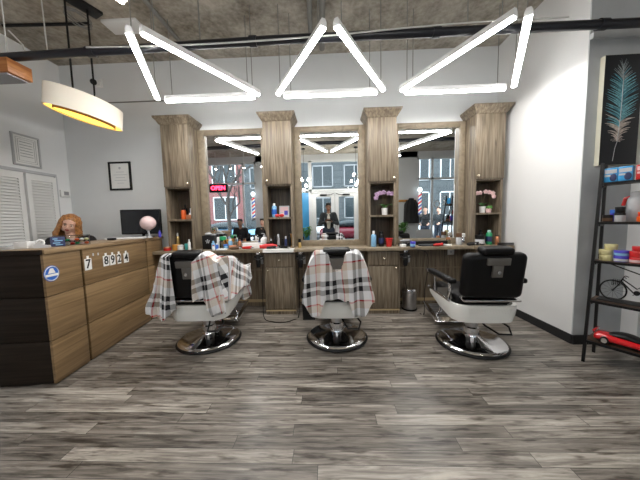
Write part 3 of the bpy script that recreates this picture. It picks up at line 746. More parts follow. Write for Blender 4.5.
for z in SZ:
    b = MB(); b.box(.002, LS-.002, lean(z)+.031, DR-.031, z-.018, z, .002); b.build('board', 'shelfwood', t)
    b = MB(); b.box(.02, LS-.02, lean(z), lean(z)+.02, z-.02, z-.001); b.box(.02, LS-.02, DR-.02, DR, z-.02, z-.001)
    b.box(.005, .025, lean(z)+.02, DR-.02, z-.036, z-.02); b.build('rail', 'black', t, smooth=False)
b = MB(); b.tube([(.02, DR-.01, SZ[2]-.02), (LS-.03, DR-.01, SZ[1]+.02)], .005, 6); b.build('cross_brace', 'black', t)
def SH(k, x, y): # world location on shelf k, local x,y
    return fl+sd*x+sn*y+Vector((0, 0, SZ[k]+.0005))
SHR = math.atan2(sd.y, sd.x)
# ---- feather canvas
t = thing('feather_canvas', 'tall black canvas picture of a teal feather on the grey wall', 'picture', (2.59, 2.43, 1.685), rad(-1.5))
b = MB(); b.box(-.155, .155, -.045, -.004, 0, .94, .0); b.build('canvas_edge', mat('pale_canvas_edge', (.62, .6, .48), .7), t, smooth=False)
b = MB(); b.box(-.152, .156, -.0465, -.0451, 0.002, .938); b.build('canvas_print', feather_bg(), t, smooth=False)
def fcol(f): return None
b = MB(); rr = random.Random(3)
def fm(i): return i
cx = lambda v: -.005-.045*(.5-v)**2+.012*v     # spine x by height fraction
NV = 46
for side in (-1, 1):
    for k in range(NV):
        v = k/(NV-1); z0 = .20+.62*v
        wdt = .098*math.sin(PI*min(1, (.18+.82*(1-v))**.75*1.0))**.55 if v > .0 else .05
        wdt = .125*(1-abs(2*v-.9)**2.6*.72); wdt = max(.02, wdt)*(.82+.3*rr.random())
        x0 = cx(v); rise = .07+.03*rr.random()
        hgt = .017
        pts = []
        for q in range(6):
            u = q/5; pts.append((x0+side*wdt*u, z0+rise*u**.8 - (.03*u*u if v < .25 else 0)))
        up = [(p[0], p[1]+hgt*(1-.85*(i/5))) for i, p in enumerate(pts)]
        y = -.0475-.0004*rr.random()-.0002*(k % 3)
        mi = 1 if v < .2 else (0 if v < .82 else 2)
        if rr.random() < .22: mi = 3
        if v < .3 and rr.random() < .5: mi = 1
        A = [b.bm.verts.new((p[0], y, p[1])) for p in pts]; B_ = [b.bm.verts.new((p[0], y, p[1])) for p in up]
        for q in range(5):
            f = b.bm.faces.new((A[q], A[q+1], B_[q+1], B_[q])); f.material_index = mi
for k in range(26):
    a = rr.uniform(-.6, .6); z0 = .20+.05*rr.random(); L_ = .05+.06*rr.random()
    b.tube([(cx(0)+.0, -.048, z0), (cx(0)+L_*.7*math.sin(a*2.2), -.048, z0-L_*.25*math.cos(a)+.02)], .0013, 4, mi=1)
b.build('feather_barbs', [mat('teal_ink', (.17, .42, .48), .6, var=.5, vscale=60), mat('beige_ink', (.55, .48, .42), .6, var=.4, vscale=50), mat('grey_ink', (.28, .33, .33), .6, var=.4, vscale=60), mat('deep_teal_ink', (.06, .22, .28), .6)], t, smooth=False)
b = MB(); b.tube([(cx(v)-(.01 if v < 0 else 0), -.049, .2+.66*v) for v in [i/12 for i in range(-3, 13)]], [.002]*4+[.0022]*9+[.001]*3, 5); b.build('feather_quill', 'lgrey', t)
# ================================================================== BARBER CHAIRS
def rotm(ax, deg, about=(0, 0, 0)):
    return Matrix.Translation(about) @ Matrix.Rotation(rad(deg), 4, ax) @ Matrix.Translation(-Vector(about))
def make_chair(label, loc, rz):
    t = thing('barber_chair', label, 'chair', loc, rz, 'barber chairs')
    b = MB(); b.lathe([(0, .004), (.30, .004), (.318, .01), (.322, .02), (.314, .032), (.306, .036), (0, .036)], seg=48); b.build('base_ring', 'black', t)
    b = MB(); b.lathe([(.307, .034), (.30, .045), (.28, .054), (.2, .068), (.11, .085), (.075, .095), (.066, .11), (.064, .15), (0, .15)], seg=48); b.build('base_plate', 'chrome', t)
    b = MB(); b.lathe([(.056, .148), (.056, .36), (0, .36)], seg=28); b.build('column', 'steel', t)
    b = MB(); b.lathe([(.064, .105), (.07, .11), (.068, .175), (.058, .185), (.0, .185)], seg=28); b.build('collar', 'chrome', t)
    b = MB(); b.tube([(.03, -.03, .30), (.06, -.12, .235), (.10, -.26, .215), (.20, -.27, .215), (.23, -.19, .25), (.15, -.05, .31)], .009, 8); b.build('pump_lever', 'black', t)
    b = MB(); b.box(-.14, .14, .03, .26, .33, .40, .01); b.box(-.07, .07, .2, .36, .22, .38, .01); b.build('lift_mechanism', 'black', t)
    # white shell: band round sides and rear
    path = [(-.275, .34), (-.285, .1), (-.285, -.14)]
    for k in range(1, 8):
        a = PI+k*(PI/2)/8; path.append((-.285+.13+.13*math.cos(a), -.14+.15*math.sin(a)))
    path.append((-.155, -.29))
    path += [(0, -.298)]
    full = path + [(-x, y) for x, y in path[:-1][::-1]]
    # local profile: heights vary from the front (thin) to rear (deep)
    b = MB(); n = len(full); cols = []
    for i, (x, y) in enumerate(full):
        f = min(1, max(0, (.34-y)/.63)); top = .475-.0*f; bot = .395-.075*math.sin(min(1, f*1.25)*PI/2)
        c = Vector((0, .02, 0)); d = Vector((x, y, 0))-c; d.z = 0; dn = d.normalized()
        inn = Vector((x, y, 0))-dn*.03; low = Vector((x, y, 0))-dn*.022; lowi = low-dn*.03; mid = Vector((x, y, 0))-dn*.004
        cols.append([b.bm.verts.new((*p.xy, z)) for p, z in ((Vector((x, y, 0)), top), (Vector((x, y, 0))+dn*.003, top-.03), (mid, (top+bot)/2-.01), (low, bot), (lowi, bot+.005), (inn, top))])
    for i in range(n-1):
        A, B_ = cols[i], cols[i+1]
        for k in range(6): b.bm.faces.new((A[k], A[(k+1) % 6], B_[(k+1) % 6], B_[k]))
    b.bm.faces.new(cols[0]); b.bm.faces.new(cols[-1][::-1])
    shell = b.build('seat_shell', 'shell', t)
    b = MB()
    for k in range(27):   # moulded ribs on the rear
        x = -.17+.34*k/26; b.tube([(x, -.302+abs(x)*.04, .455), (x*.98, -.292+abs(x)*.04, .40), (x*.97, -.283+abs(x)*.04, .36)], .0028, 5)
    b.tube([(-.185, -.300, .462), (.185, -.300, .462)], .003, 5); b.build('ribs', 'shell', shell)
    b = MB(); b.box(-.22, .22, -.235, .34, .40, .465, .03); b.build('seat_pan', 'black_matte', t)
    b = MB(); b.box(-.245, .245, -.2, .37, .45, .545, .04, seg=4); b.build('seat', 'leather', t)
    # trim rails over the shell sides
    for s in (-1, 1):
        b = MB(); b.box(s*.285-.012, s*.285+.012, -.17, .345, .478, .50, .005); b.cyl((s*.285, .34, .489), (s*.285, .352, .489), .015, seg=12); b.build('side_rail', 'chrome', t)
        b = MB(); b.tube([(s*.29, -.14, .49), (s*.295, -.18, .58), (s*.298, -.19, .655)], .015, 8); b.tube([(s*.29, .16, .49), (s*.297, .16, .655)], .013, 8); b.box(s*.297-.02, s*.297+.02, -.2, .3, .648, .664, .004); arm = b.build('armrest_frame', 'chrome', t)
        b = MB(); b.box(s*.297-.033, s*.297+.033, -.26, .27, .664, .71, .018, seg=3); b.build('armrest_pad', 'leather', t)
        b = MB(); b.box(s*.297-.034, s*.297+.034, .262, .33, .662, .695, .012, seg=3); b.build('armrest_tip', 'chrome', t)
        b = MB(); b.prism([(-.16, .50), (.14, .50), (.13, .53), (-.13, .60)], 'x', s*.27-.006, s*.27+.006); b.build('side_panel', 'silver', t, smooth=False)
    # backrest
    R = rotm('X', 9, (0, -.27, .56))
    b = MB(); b.box(-.25, .25, -.325, -.215, .555, .955, .05, seg=5, mtx=R); bk = b.build('backrest', 'leather', t)
    b = MB(); b.box(-.235, .235, -.33, -.24, .53, .552, .008, mtx=R); b.build('backrest_rail', 'chrome', t)
    b = MB(); b.box(-.09, .09, -.345, -.324, .865, .925, .004, mtx=R); b.box(-.042, .042, -.343, -.324, .76, .864, .004, mtx=R); pl = b.build('headrest_bracket', 'silver', t)
    b = MB(); v = b.cyl((0, -.344, .81), (0, -.362, .81), .014, seg=14); bmesh.ops.transform(b.bm, matrix=R, verts=v); b.build('bracket_knob', 'chrome', pl)
    b = MB(); b.box(-.125, .125, -.335, -.215, .945, 1.005, .025, seg=4, mtx=R); b.build('headrest', 'leather', t)
    # footrest
    F = rotm('X', 14, (0, .55, .12))
    b = MB()
    for s in (-1, 1): b.tube([(s*.11, .27, .38), (s*.13, .36, .30), (s*.14, .40, .18), (s*.14, .50, .10)], .014, 8)
    b.build('footrest_arms', 'chrome', t)
    b = MB(); b.box(-.20, .20, .34, .76, .11, .128, .006, mtx=F); b.box(-.205, -.19, .34, .76, .10, .14, .004, mtx=F); b.box(.19, .205, .34, .76, .10, .14, .004, mtx=F); fr = b.build('footrest', 'chrome', t)
    b = MB()
    for k in range(8): b.box(-.16, .16, .44+k*.035, .455+k*.035, .128, .132, mtx=F)
    b.build('footrest_ribs', 'steel', fr)
    b = MB(); b.box(-.23, .23, .335, .36, .40, .47, .006); b.build('front_apron', 'chrome', t)
    return t
CH = [(-1.285, 2.54, 0, rad(2)), (.065, 2.58, 0, rad(0)), (1.385, 2.45, 0, rad(-1.5))]
c1 = make_chair('leftmost barber chair, plaid cape leaving its black back showing', CH[0][:3], CH[0][3])
c2 = dup(c1, CH[1][:3], CH[1][3], 'middle barber chair with plaid cape spread over both shoulders of the back')
c3 = dup(c1, CH[2][:3], CH[2][3], 'rightmost barber chair, uncovered, black leather with white shell')

def cape(label, chair, fn, parts):
    loc, rz = chair[:3], chair[3]
    t = MB()
    for f, nu, nv, uvf in parts: t.grid(f, nu, nv, uv=uvf)
    o = t.build('barber_cape', 'plaid')
    o.location = loc; o.rotation_euler = (0, 0, rz)
    m = o.modifiers.new('thickness', 'SOLIDIFY'); m.thickness = .004; m.offset = 0
    tag(o, label, 'cape', 'plaid barber capes draped over chairs')
    return o
def sst(x): x = max(0, min(1, x)); return x*x*(3-2*x)
def lobe(xa, xb, zt, hem, front, xh, phase=0, amp=.022, nf=2.3):
    """cloth strip from x=xa..xb over the back top: zt(u) top height, hem(u) rear hem height, front(u) front hem height, xh(u) x at the hem"""
    def f(u, v):
        x0 = xa+(xb-xa)*u; top = zt(u)
        if v < .22:                      # hangs on the seat side
            k = v/.22; z = front(u)+(top-front(u))*k; y = -.245+.03*(1-k)-.035*k; x = x0
        elif v < .32:
            k = (v-.22)/.10; a = PI*k; z = top+.018*math.sin(a); y = -.28-.075*k-.05*k; x = x0
        else:
            k = (v-.32)/.68; z = top+(hem(u)-top)*k
            x = x0+(xh(u)-x0)*sst(k*1.1)
            y = -.405+.05*k - (amp*(.35+k)*math.sin(nf*2*PI*u+phase+1.3*k))-.012
            y -= .012*k*math.sin(7*2*PI*u+phase*2)
            z += .006*math.sin(9*u*PI+phase)
        return (x, y, z)
    return f
def uvr(ax, rot=0, s=1, ou=0, ov=0):
    def g(u, v, co):
        c = (-co.z if co.y < -.30 else co.z-1.95)*s; a = u*ax*s
        return (a*math.cos(rot)-c*math.sin(rot)+ou, a*math.sin(rot)+c*math.cos(rot)+ov)
    return g
# middle chair: one cape with dipped centre
def zt2(u):
    x = abs(2*u-1); 
    if x < .30: return .80+.16*sst((x-.12)/.18)
    return .965-.24*max(0, (x-.62)/.38)**1.7
def hem2(u):
    x = 2*u-1; a = abs(x)
    base = .54-.19*sst((a-.28)/.25)
    if a > .78: base += .16*sst((a-.78)/.22)
    return base+.02*math.sin(9*u)
cape('plaid barber cape spread symmetrically over the middle barber chair', CH[1], None, [
    (lobe(-.29, .29, zt2, hem2, lambda u: .62, lambda u: (2*u-1)*.315+.012*math.sin(14*u), .4, .024, 3.0), 61, 46, uvr(.95, .06, 1, .1, .05)),
])
# left chair: two lobes with the black back bare between them, right lobe runs over the arm
cape('plaid barber cape hung over left half and right arm of the leftmost chair', CH[0], None, [
    (lobe(-.275, -.125, lambda u: .72+.24*sst(u*1.9), lambda u: .36+.10*sst(abs(u-.45)*1.7), lambda u: .60, lambda u: -.375+.24*u, .2, .022, 1.5), 26, 44, uvr(.42, -.12, 1.0, .3, .0)),
    (lobe(.07, .30, lambda u: .90+.075*math.sin(PI*min(1, u*1.1)), lambda u: .54-.13*sst(u*1.2)+.03*math.sin(8*u), lambda u: .60, lambda u: .05+.29*u, 1.1, .026, 1.8), 32, 44, uvr(.5, .15, 1.0, .62, .1)),
    (lambda u, v: (.268+.100*sst(u*7)*sst(v*9+.9)+.010*math.sin(10*u+3*v), -.37+.74*u, (.945-.195*sst(u*1.15)) - v*(.42*(1-u)+.15*u+.03*math.sin(9*u))), 36, 22, uvr(.8, .35, 1.0, .2, .45)),
    (lambda u, v: (.28+.085*sst(u*7)-.36*v, -.345+.715*u, (.95-.195*sst(u*1.15))-.12*v*(1-u)*0-.015*math.sin(5*v)-.10*v*v), 24, 12, uvr(.8, .35, 1.0, .2, .75)),
    (lambda u, v: (.34-.24*u+.008*math.sin(8*v), .375+.02*math.sin(12*u)+.03*v, .735-.03*u-v*(.36+.06*math.sin(5*u))), 18, 18, uvr(.3, .1, 1.0, .5, .3)),
])
# ================================================================== THINGS ON FLOOR BY THE CHAIRS
t = thing('steel_bin', 'small round stainless steel bin on floor below right mirror', 'bin', (1.09, 3.42, 0))
b = MB(); b.lathe([(0, .0), (.085, 0), (.09, .01), (.095, .26), (0, .26)], seg=28); b.build('body', 'steel', t)
b = MB(); b.lathe([(.098, .26), (.1, .275), (.09, .295), (0, .305)], seg=28); b.build('lid', 'chrome', t)
b = MB(); b.lathe([(.1, .001), (.1, .018), (.096, .02)], seg=28); b.build('foot_ring', 'black', t)
t = thing('black_bin', 'slim black bin on floor just left of the middle chair', 'bin', (-.27, 3.15, 0))
b = MB(); n = 1
b.prism([(-.075, 0), (.075, 0), (.085, .30), (-.085, .30)], 'y', -.09, .09); b.build('body', 'black', t, smooth=False)
b = MB(); b.tube([(-.09, -.095, .30), (.09, -.095, .30), (.09, .095, .30), (-.09, .095, .30)], .008, 6, closed=True); b.build('rim', 'black', t)
def cable(pts, label, r=.0045, m='black', nm='power_cable', grp=None):
    b = MB(); P = [Vector(p) for p in pts]; out = []
    for i in range(len(P)-1):
        p0, p1, p2, p3 = P[max(i-1, 0)], P[i], P[i+1], P[min(i+2, len(P)-1)]
        for k in range(6):
            s = k/6; out.append(.5*((2*p1)+(-p0+p2)*s+(2*p0-5*p1+4*p2-p3)*s*s+(-p0+3*p1-3*p2+p3)*s**3))
    out.append(P[-1]); b.tube(out, r, 6); return tag(b.build(nm, m), label, 'cable', grp)
cable([(-.86, 3.215, .78), (-.88, 3.20, .5), (-.87, 3.15, .2), (-.84, 3.08, .02), (-.72, 3.0, .006), (-.58, 2.98, .006), (-.46, 3.06, .006), (-.41, 3.15, .02), (-.40, 3.2, .3), (-.41, 3.215, .76)], 'black cable looping onto the floor before cabinet left of middle chair')
cable([(.96, 3.21, .74), (.98, 3.25, .5), (1.0, 3.30, .4), (1.02, 3.3, .31)], 'black cable falling toward the steel bin')
cable([(.95, 3.2, .82), (1.06, 3.17, .86), (1.22, 3.17, .81), (1.25, 3.2, .6), (1.22, 3.22, .3), (1.21, 3.2, .02), (1.17, 3.24, .006)], 'black cable arching right of the steel bin down to the floor')
def clipper_holder(loc, rz, label):
    t = thing('clipper_holder', label, 'holder', loc, rz, 'holders hung under the worktop edge')
    b = MB(); b.box(-.06, .06, -.06, -.03, -.03, 0, .004); b.tube([(-.05, -.05, -.02), (-.06, -.09, -.04), (0, -.11, -.05), (.06, -.09, -.04), (.05, -.05, -.02)], .007, 6); b.build('bracket', 'black', t)
    b = MB(); b.lathe([(.0, -.15), (.024, -.15), (.03, -.1), (.028, -.02), (.022, .02), (0, .02)], (0, -.08, 0), 14); b.build('clipper_body', 'black', t)
    b = MB(); b.box(-.02, .02, -.1, -.06, .02, .045, .003); b.build('clipper_blade', 'chrome', t)
    b = MB(); b.lathe([(.0, -.11), (.018, -.11), (.02, -.02), (0, -.02)], (.045, -.055, 0), 12); b.build('trimmer', 'steel', t)
clipper_holder((-.93, 3.30, .80), 0, 'black clipper holder hanging under worktop right of the left chair')
clipper_holder((-.37, 3.26, .80), 0, 'clipper holder hanging under worktop left of the middle chair')
clipper_holder((.965, 3.27, .80), 0, 'clipper holder hanging under worktop above the steel bin')
# ================================================================== COUNTER CLUTTER
W = ZTOP+.0006
def bottle(loc, r, h, body, cap, label, name='bottle', cat='bottle', capr=.5, neck=.8, band=None, group=None, pump=False):
    t = thing(name, label, cat, loc, 0, group)
    b = MB(); hb = h*neck
    b.lathe([(0, 0), (r*.92, 0), (r, .006), (r, hb*.86), (r*.85, hb*.94), (r*capr*.9, hb), (0, hb)], seg=18); b.build('body', body, t)
    b = MB(); b.lathe([(0, hb), (r*capr, hb), (r*capr, h*.97), (r*capr*.8, h), (0, h)], seg=16)
    if pump: b.tube([(0, 0, h), (0, 0, h+.02), (-.03, 0, h+.025)], .004, 6)
    b.build('cap', cap, t)
    if band:
        b = MB(); b.lathe([(r*1.01, hb*.25), (r*1.015, hb*.26), (r*1.015, hb*.66), (r*1.01, hb*.67)], seg=18); b.build('product_label', band, t)
    return t
def jar(loc, r, h, body, cap, label, name='jar', cat='jar', lidf=.3, group=None, band=None):
    t = thing(name, label, cat, loc, 0, group)
    b = MB(); b.lathe([(0, 0), (r*.93, 0), (r, .004), (r, h*(1-lidf)), (0, h*(1-lidf))], seg=22); b.build('body', body, t)
    b = MB(); b.lathe([(0, h*(1-lidf)), (r*1.03, h*(1-lidf)), (r*1.03, h-.004), (r*.97, h), (0, h)], seg=22); b.build('lid', cap, t)
    if band:
        b = MB(); b.lathe([(r*1.01, h*.12), (r*1.012, h*.13), (r*1.012, h*.55), (r*1.01, h*.56)], seg=22); b.build('product_label', band, t)
    return t
def clipper(loc, rz, body, label, group=None):
    t = thing('hair_clipper', label, 'clipper', loc, rz, group)
    b = MB(); b.tube([(-.08, 0, .019), (-.05, 0, .02), (0, 0, .022), (.045, 0, .024)], [.013, .018, .0185, .0205], 12); b.build('body', body, t)
    b = MB(); b.box(.04, .075, -.022, .022, .012, .03, .002); b.build('blade', 'chrome', t)
    return t
def brush(loc, rz, label, hm='black'):
    t = thing('hair_brush', label, 'brush', loc, rz)
    b = MB(); b.tube([(-.11, 0, .012), (-.03, 0, .012), (0, 0, .014), (.08, 0, .014)], [.008, .009, .016, .014], 10); b.build('handle', hm, t)
    b = MB(); b.box(0, .075, -.02, .02, .02, .038, .003); b.build('bristles', 'brown', t)
def boxy(loc, sx, sy, sz, m, label, name='box', cat='box', rz=0, bev=.003, group=None, lidm=None):
    if lidm:
        t = thing(name, label, cat, loc, rz, group)
        b = MB(); b.box(-sx/2, sx/2, -sy/2, sy/2, 0, sz*.8, bev); b.build('body', m, t)
        b = MB(); b.box(-sx/2-.002, sx/2+.002, -sy/2-.002, sy/2+.002, sz*.8, sz, bev); b.build('lid', lidm, t); return t
    b = MB(); b.box(-sx/2, sx/2, -sy/2, sy/2, 0, sz, bev); o = b.build(name, m); o.location = loc; o.rotation_euler = (0, 0, rz); return tag(o, label, cat, group)
SHZ = 1.30+.0006
# --- cabinet 1 niches
x = TX[0]
bottle((x-.005, 3.47, SHZ), .034, .15, 'orange', 'black', 'orange spray can on shelf of the leftmost tall cabinet', name='spray_can', capr=.8, neck=.86)
bottle((x-.03, 3.56, SHZ), .028, .21, 'black', 'black', 'tall black bottle behind the orange can in the leftmost cabinet')
bottle((x+.07, 3.53, SHZ), .028, .17, 'navy', 'black', 'dark bottle with white label between orange can and white bottle, leftmost cabinet', band='paper')
bottle((x+.11, 3.45, SHZ), .026, .15, 'plastic_white', 'plastic_white', 'white spray bottle at right of shelf in the leftmost cabinet', capr=.35, neck=.6)
boxy((x+.11, 3.40, SHZ), .06, .05, .06, 'copper', 'small orange box in front of white bottle, leftmost cabinet', rz=.1)
bottle((x-.13, 3.50, W), .022, .23, 'gold', 'plastic_white', 'slim pale gold bottle standing low in the leftmost tall cabinet')
jar((x-.06, 3.34, W), .05, .08, 'amber', 'amber', 'amber jar on worktop below the leftmost cabinet')
jar((x+.02, 3.30, W), .035, .075, 'plastic_white', 'lgrey', 'white jar right of the amber jar below the leftmost cabinet')
jar((x+.10, 3.32, W), .03, .09, 'teal', 'teal', 'teal jar on worktop below the leftmost cabinet')
bottle((x+.155, 3.28, W), .018, .15, 'plastic_white', 'plastic_white', 'thin white bottle beside the teal jar below the leftmost cabinet')
jar((x-.17, 3.31, W), .045, .05, 'red', 'copper', 'low reddish tub at left end of the worktop')
boxy((x-.02, 3.46, W), .12, .08, .05, 'brown', 'brown wooden tray box deep in lower niche of leftmost cabinet')
# --- left mirror counter
t = thing('clipper_stand', 'black clipper charging stand at left end of the left mirror', 'stand', (-1.66, 3.44, W))
b = MB(); b.box(-.08, .08, -.07, .07, 0, .19, .01); b.build('body', 'black', t)
b = MB(); b.box(-.07, .07, .0, .06, .19, .205, .004); b.ball((-.02, .0, .21), (.05, .03, .02), 12); b.build('top_tray', 'lgrey', t)
b = MB()
for k in range(5):
    a = k*2*PI/5+PI/2; b.prism([(.0+.03*math.cos(a-.3), .11+.03*math.sin(a-.3)), (.0+.03*math.cos(a+.3), .11+.03*math.sin(a+.3)), (0, .11)], 'y', -.0725, -.0705)
b.build('pale_emblem', 'lgrey', t)
bottle((-1.47, 3.42, W), .045, .17, 'clear', 'greenp', 'clear jar with green lid beside black clipper stand', name='jar', cat='jar', capr=.98, neck=.72)
bottle((-1.56, 3.32, W), .025, .12, 'skyblue', 'skyblue', 'light blue bottle in front of black clipper stand')
bottle((-1.50, 3.29, W), .02, .09, 'blue', 'plastic_white', 'short blue bottle with white cap left of the white tissue pack')
jar((-1.40, 3.34, W), .028, .07, 'skyblue', 'blue', 'small sky blue jar near the clear jar with green lid')
boxy((-1.42, 3.26, W), .13, .07, .018, 'paper', 'folded white towel lying at worktop edge, left mirror', name='folded_towel', cat='towel', rz=.1)
boxy((-1.32, 3.38, W), .10, .06, .05, 'copper', 'orange-brown box under the left mirror, centre left', rz=.4)
clipper((-1.25, 3.30, W), .3, 'brown', 'brown hair clipper lying left of the tissue box')
boxy((-1.05, 3.42, W), .26, .11, .075, 'paper', 'white tissue box lying under the left mirror', name='tissue_box', lidm='plastic_white')
clipper((-1.08, 3.30, W), -.1, 'red', 'red hair clipper in front of the white tissue box')
brush((-1.24, 3.40, W), 1.2, 'dark brush standing between orange box and tissue box')
t = thing('hand_vacuum', 'red and black hand-held device at right end under left mirror', 'device', (-.80, 3.33, W), rad(15))
b = MB(); b.tube([(-.13, 0, .03), (-.06, 0, .035), (.03, 0, .035), (.10, 0, .03)], [.022, .033, .034, .02], 14); b.build('body', 'red', t)
b = MB(); b.tube([(.10, 0, .03), (.14, 0, .025)], [.021, .014], 12); b.box(-.04, .03, -.008, .008, .06, .085, .004); b.build('nozzle', 'black', t)
t = thing('pump_bottle', 'white pump bottle in front of left mirror near red device', 'bottle', (-.90, 3.47, W))
b = MB(); b.lathe([(0, 0), (.05, 0), (.055, .01), (.055, .12), (.03, .15), (0, .15)], seg=20); b.build('body', 'plastic_white', t)
b = MB(); b.lathe([(0, .15), (.018, .15), (.018, .18), (0, .18)], seg=12); b.tube([(0, 0, .18), (0, 0, .2), (-.04, 0, .2)], .005, 6); b.build('pump', 'lgrey', t)
bottle((-.99, 3.52, W), .02, .11, 'navy', 'black', 'small navy bottle behind white tissue box')
t = thing('ring_mirror', 'small round black-rimmed hand mirror standing before the left mirror', 'hand mirror', (-.985, 3.57, W))
b = MB(); b.tube([(.07*math.cos(k*PI/12), 0, .21+.07*math.sin(k*PI/12)) for k in range(24)], .009, 6, closed=True); b.tube([(0, 0, .14), (0, 0, .0)], .008, 6); b.box(-.05, .05, -.03, .02, 0, .01, .003); b.build('rim', 'black', t)
b = MB(); b.cyl((0, -.004, .21), (0, .004, .21), .066, seg=28); b.build('glass', 'mirror', t)
for k, (x_, y_, r_, h_, bd, cp, lb) in enumerate((
    (-1.575, 3.50, .025, .20, 'plastic_white', 'black', 'tall white bottle with black cap behind the light blue bottle'),
    (-1.40, 3.50, .03, .13, 'skyblue', 'plastic_white', 'sky blue jar with white lid at back under left mirror'),
    (-1.335, 3.52, .022, .17, 'clear', 'black', 'clear bottle with black top at back under left mirror'),
    (-1.27, 3.51, .024, .12, 'copper', 'brown', 'copper bottle with brown cap at back under left mirror'),
    (-1.525, 3.245, .018, .07, 'plastic_white', 'red', 'tiny white bottle with red cap at the worktop edge'),
    (-.895, 3.565, .02, .15, 'plastic_white', 'navy', 'white bottle with navy cap at right foot of left mirror'))):
    bottle((x_, y_, W), r_, h_, bd, cp, lb, capr=.7)
boxy((-1.46, 3.555, W), .10, .05, .12, 'amber', 'tan carton standing at back under the left mirror', name='carton')
boxy((-1.19, 3.53, W), .09, .05, .05, 'black', 'small black box at back under the left mirror')
# --- cabinet 2
x = TX[1]
bottle((x-.085, 3.44, SHZ), .034, .19, 'skyblue', 'plastic_white', 'blue and white spray bottle on shelf left of middle mirror', band='blue', capr=.5, neck=.84)
t = thing('photo_card', 'printed photo card leaning in cabinet left of middle mirror', 'card', (x+.04, 3.50, SHZ))
b = MB(); b.box(-.07, .07, -.004, 0, 0, .16, mtx=rotm('X', -10)); b.build('card', 'lgrey', t, smooth=False)
b = MB(); b.box(-.055, .055, -.0055, -.004, .07, .145, mtx=rotm('X', -10)); b.box(-.05, 0, -.006, -.004, .02, .06, mtx=rotm('X', -10)); b.build('printed_picture', 'pinkp', t, smooth=False)
b = MB(); b.box(.0, .05, -.006, -.0041, .03, .09, mtx=rotm('X', -10)); b.build('printed_figure', 'royal', t, smooth=False)
t = thing('bow_tie', 'red bow on the shelf in front of the photo card', 'bow', (x-.01, 3.41, SHZ+.022))
b = MB(); b.ball((-.03, 0, 0), (.035, .015, .022), 12); b.ball((.03, 0, 0), (.035, .015, .022), 12); b.build('wings', 'red', t); b = MB(); b.ball((0, -.004, 0), (.013, .016, .013), 10); b.build('knot', 'red', t)
b = MB(); b.box(-.20, .20, -.048, .06, 0, .004); b.box(-.20, .20, -.052, -.048, -.034, .004)
o = b.build('paper_towel', 'paper', smooth=False); o.location = (x, 3.235, W); tag(o, 'white paper towel spread over worktop edge left of middle chair', 'towel')
W2 = W+.0046
cl = ['black', 'black', 'grey', 'black', 'navy', 'black']
for k in range(6):
    bottle((x-.13+k*.05, 3.38+.03*(k % 2), W2 if 0 else W), .018, .13+.03*((k*7) % 3), cl[k], 'black' if k % 2 else 'lgrey', ['black trimmer standing far left', 'black comb jar standing second from left', 'grey trimmer standing third from left', 'black bottle standing fourth from left', 'navy trimmer standing fifth from left', 'black bottle standing rightmost'][k]+' in the cabinet left of middle mirror', name='trimmer' if k in (0, 2, 4) else 'bottle', capr=.75, group='dark tools in cabinet left of middle mirror')
clipper((x-.08, 3.24, W2), .2, 'black', 'black clipper lying left on white paper towel'); clipper((x+.09, 3.25, W2), -.4, 'black', 'black clipper lying right on white paper towel')
t = thing('wooden_comb', 'tan comb leaning in lower niche left of middle mirror', 'comb', (x+.125, 3.48, W))
b = MB(); b.box(-.012, .012, -.003, .003, 0, .19, .002); b.build('spine', 'amber', t)
b = MB(); [b.box(.012, .028, -.002, .002, .02+.01*k, .024+.01*k) for k in range(15)]; b.build('teeth', 'amber', t)
# --- middle mirror
bottle((-.40, 3.40, W), .022, .12, 'gold', 'black', 'gold bottle with black top left of the middle mirror', capr=.9, neck=.6)
# --- cabinet 3
x = TX[2]
bottle((x-.115, 3.36, W), .035, .21, 'skyblue', 'plastic_white', 'light blue bottle with white cap standing right of middle mirror', capr=.42, neck=.8)
bottle((x-.01, 3.38, W), .035, .20, 'black', 'black', 'black bottle between light blue bottle and red cup', capr=.75, neck=.85, band='navy')
t = thing('red_cup', 'bright red plastic cup on worktop right of middle mirror', 'cup', (x+.085, 3.34, W))
b = MB(); b.lathe([(0, 0), (.033, 0), (.046, .105), (.049, .11), (.045, .112), (.0435, .105), (.03, .004), (0, .004)], seg=24); b.build('cup', 'red', t)
def orchid(loc, petal, label, pot2=False, s=1, lean_=-1):
    t = thing('potted_orchid', label, 'orchid', loc)
    b = MB(); b.lathe([(0, 0), (.03*s, 0), (.036*s, .08*s), (.033*s, .08*s), (.03*s, .07*s), (0, .07*s)], seg=20); b.build('pot', 'plastic_white', t)
    b = MB(); rr = random.Random(int(loc[0]*100))
    for k in range(5):
        a = k*1.26+.4; L_ = .11*s
        def f(u, v, a=a, L_=L_): 
            r = u*L_; w = .022*s*math.sin(PI*min(1, u*.92+.08))*(2*v-1)
            return (r*math.cos(a)-w*math.sin(a), .6*(r*math.sin(a)+w*math.cos(a)), .075*s+.05*s*math.sin(u*2.4))
        b.grid(f, 8, 3)
    b.build('leaves', 'green', t)
    b = MB(); st = [(0, 0, .07*s), (.01*lean_, 0, .16*s), (.03*lean_, -.01, .23*s), (.07*lean_, -.02, .255*s), (.11*lean_, -.03, .24*s)]
    b.tube([Vector(p) for p in st], .003, 6); st2 = [(0, 0, .07*s), (-.01*lean_, 0, .18*s), (-.05*lean_, -.02, .25*s), (-.09*lean_, -.03, .245*s)]; b.tube(st2, .003, 6); b.build('flower_stem', 'stem', t)
    b = MB()
    for (px, py, pz) in (st[-1], st[-2], (st[-1][0]*1.12, -.03, .20*s), st2[-1], st2[-2], (.02*lean_, -.02, .262*s)):
        for q in range(5):
            a = q*2*PI/5+.3; b.ball((px+.016*s*math.cos(a), py-.008, pz+.016*s*math.sin(a)), (.015*s, .005, .012*s), 8)
        b.ball((px, py-.014, pz), .006, 6)
    b.build('blossoms', petal, t)
    return t
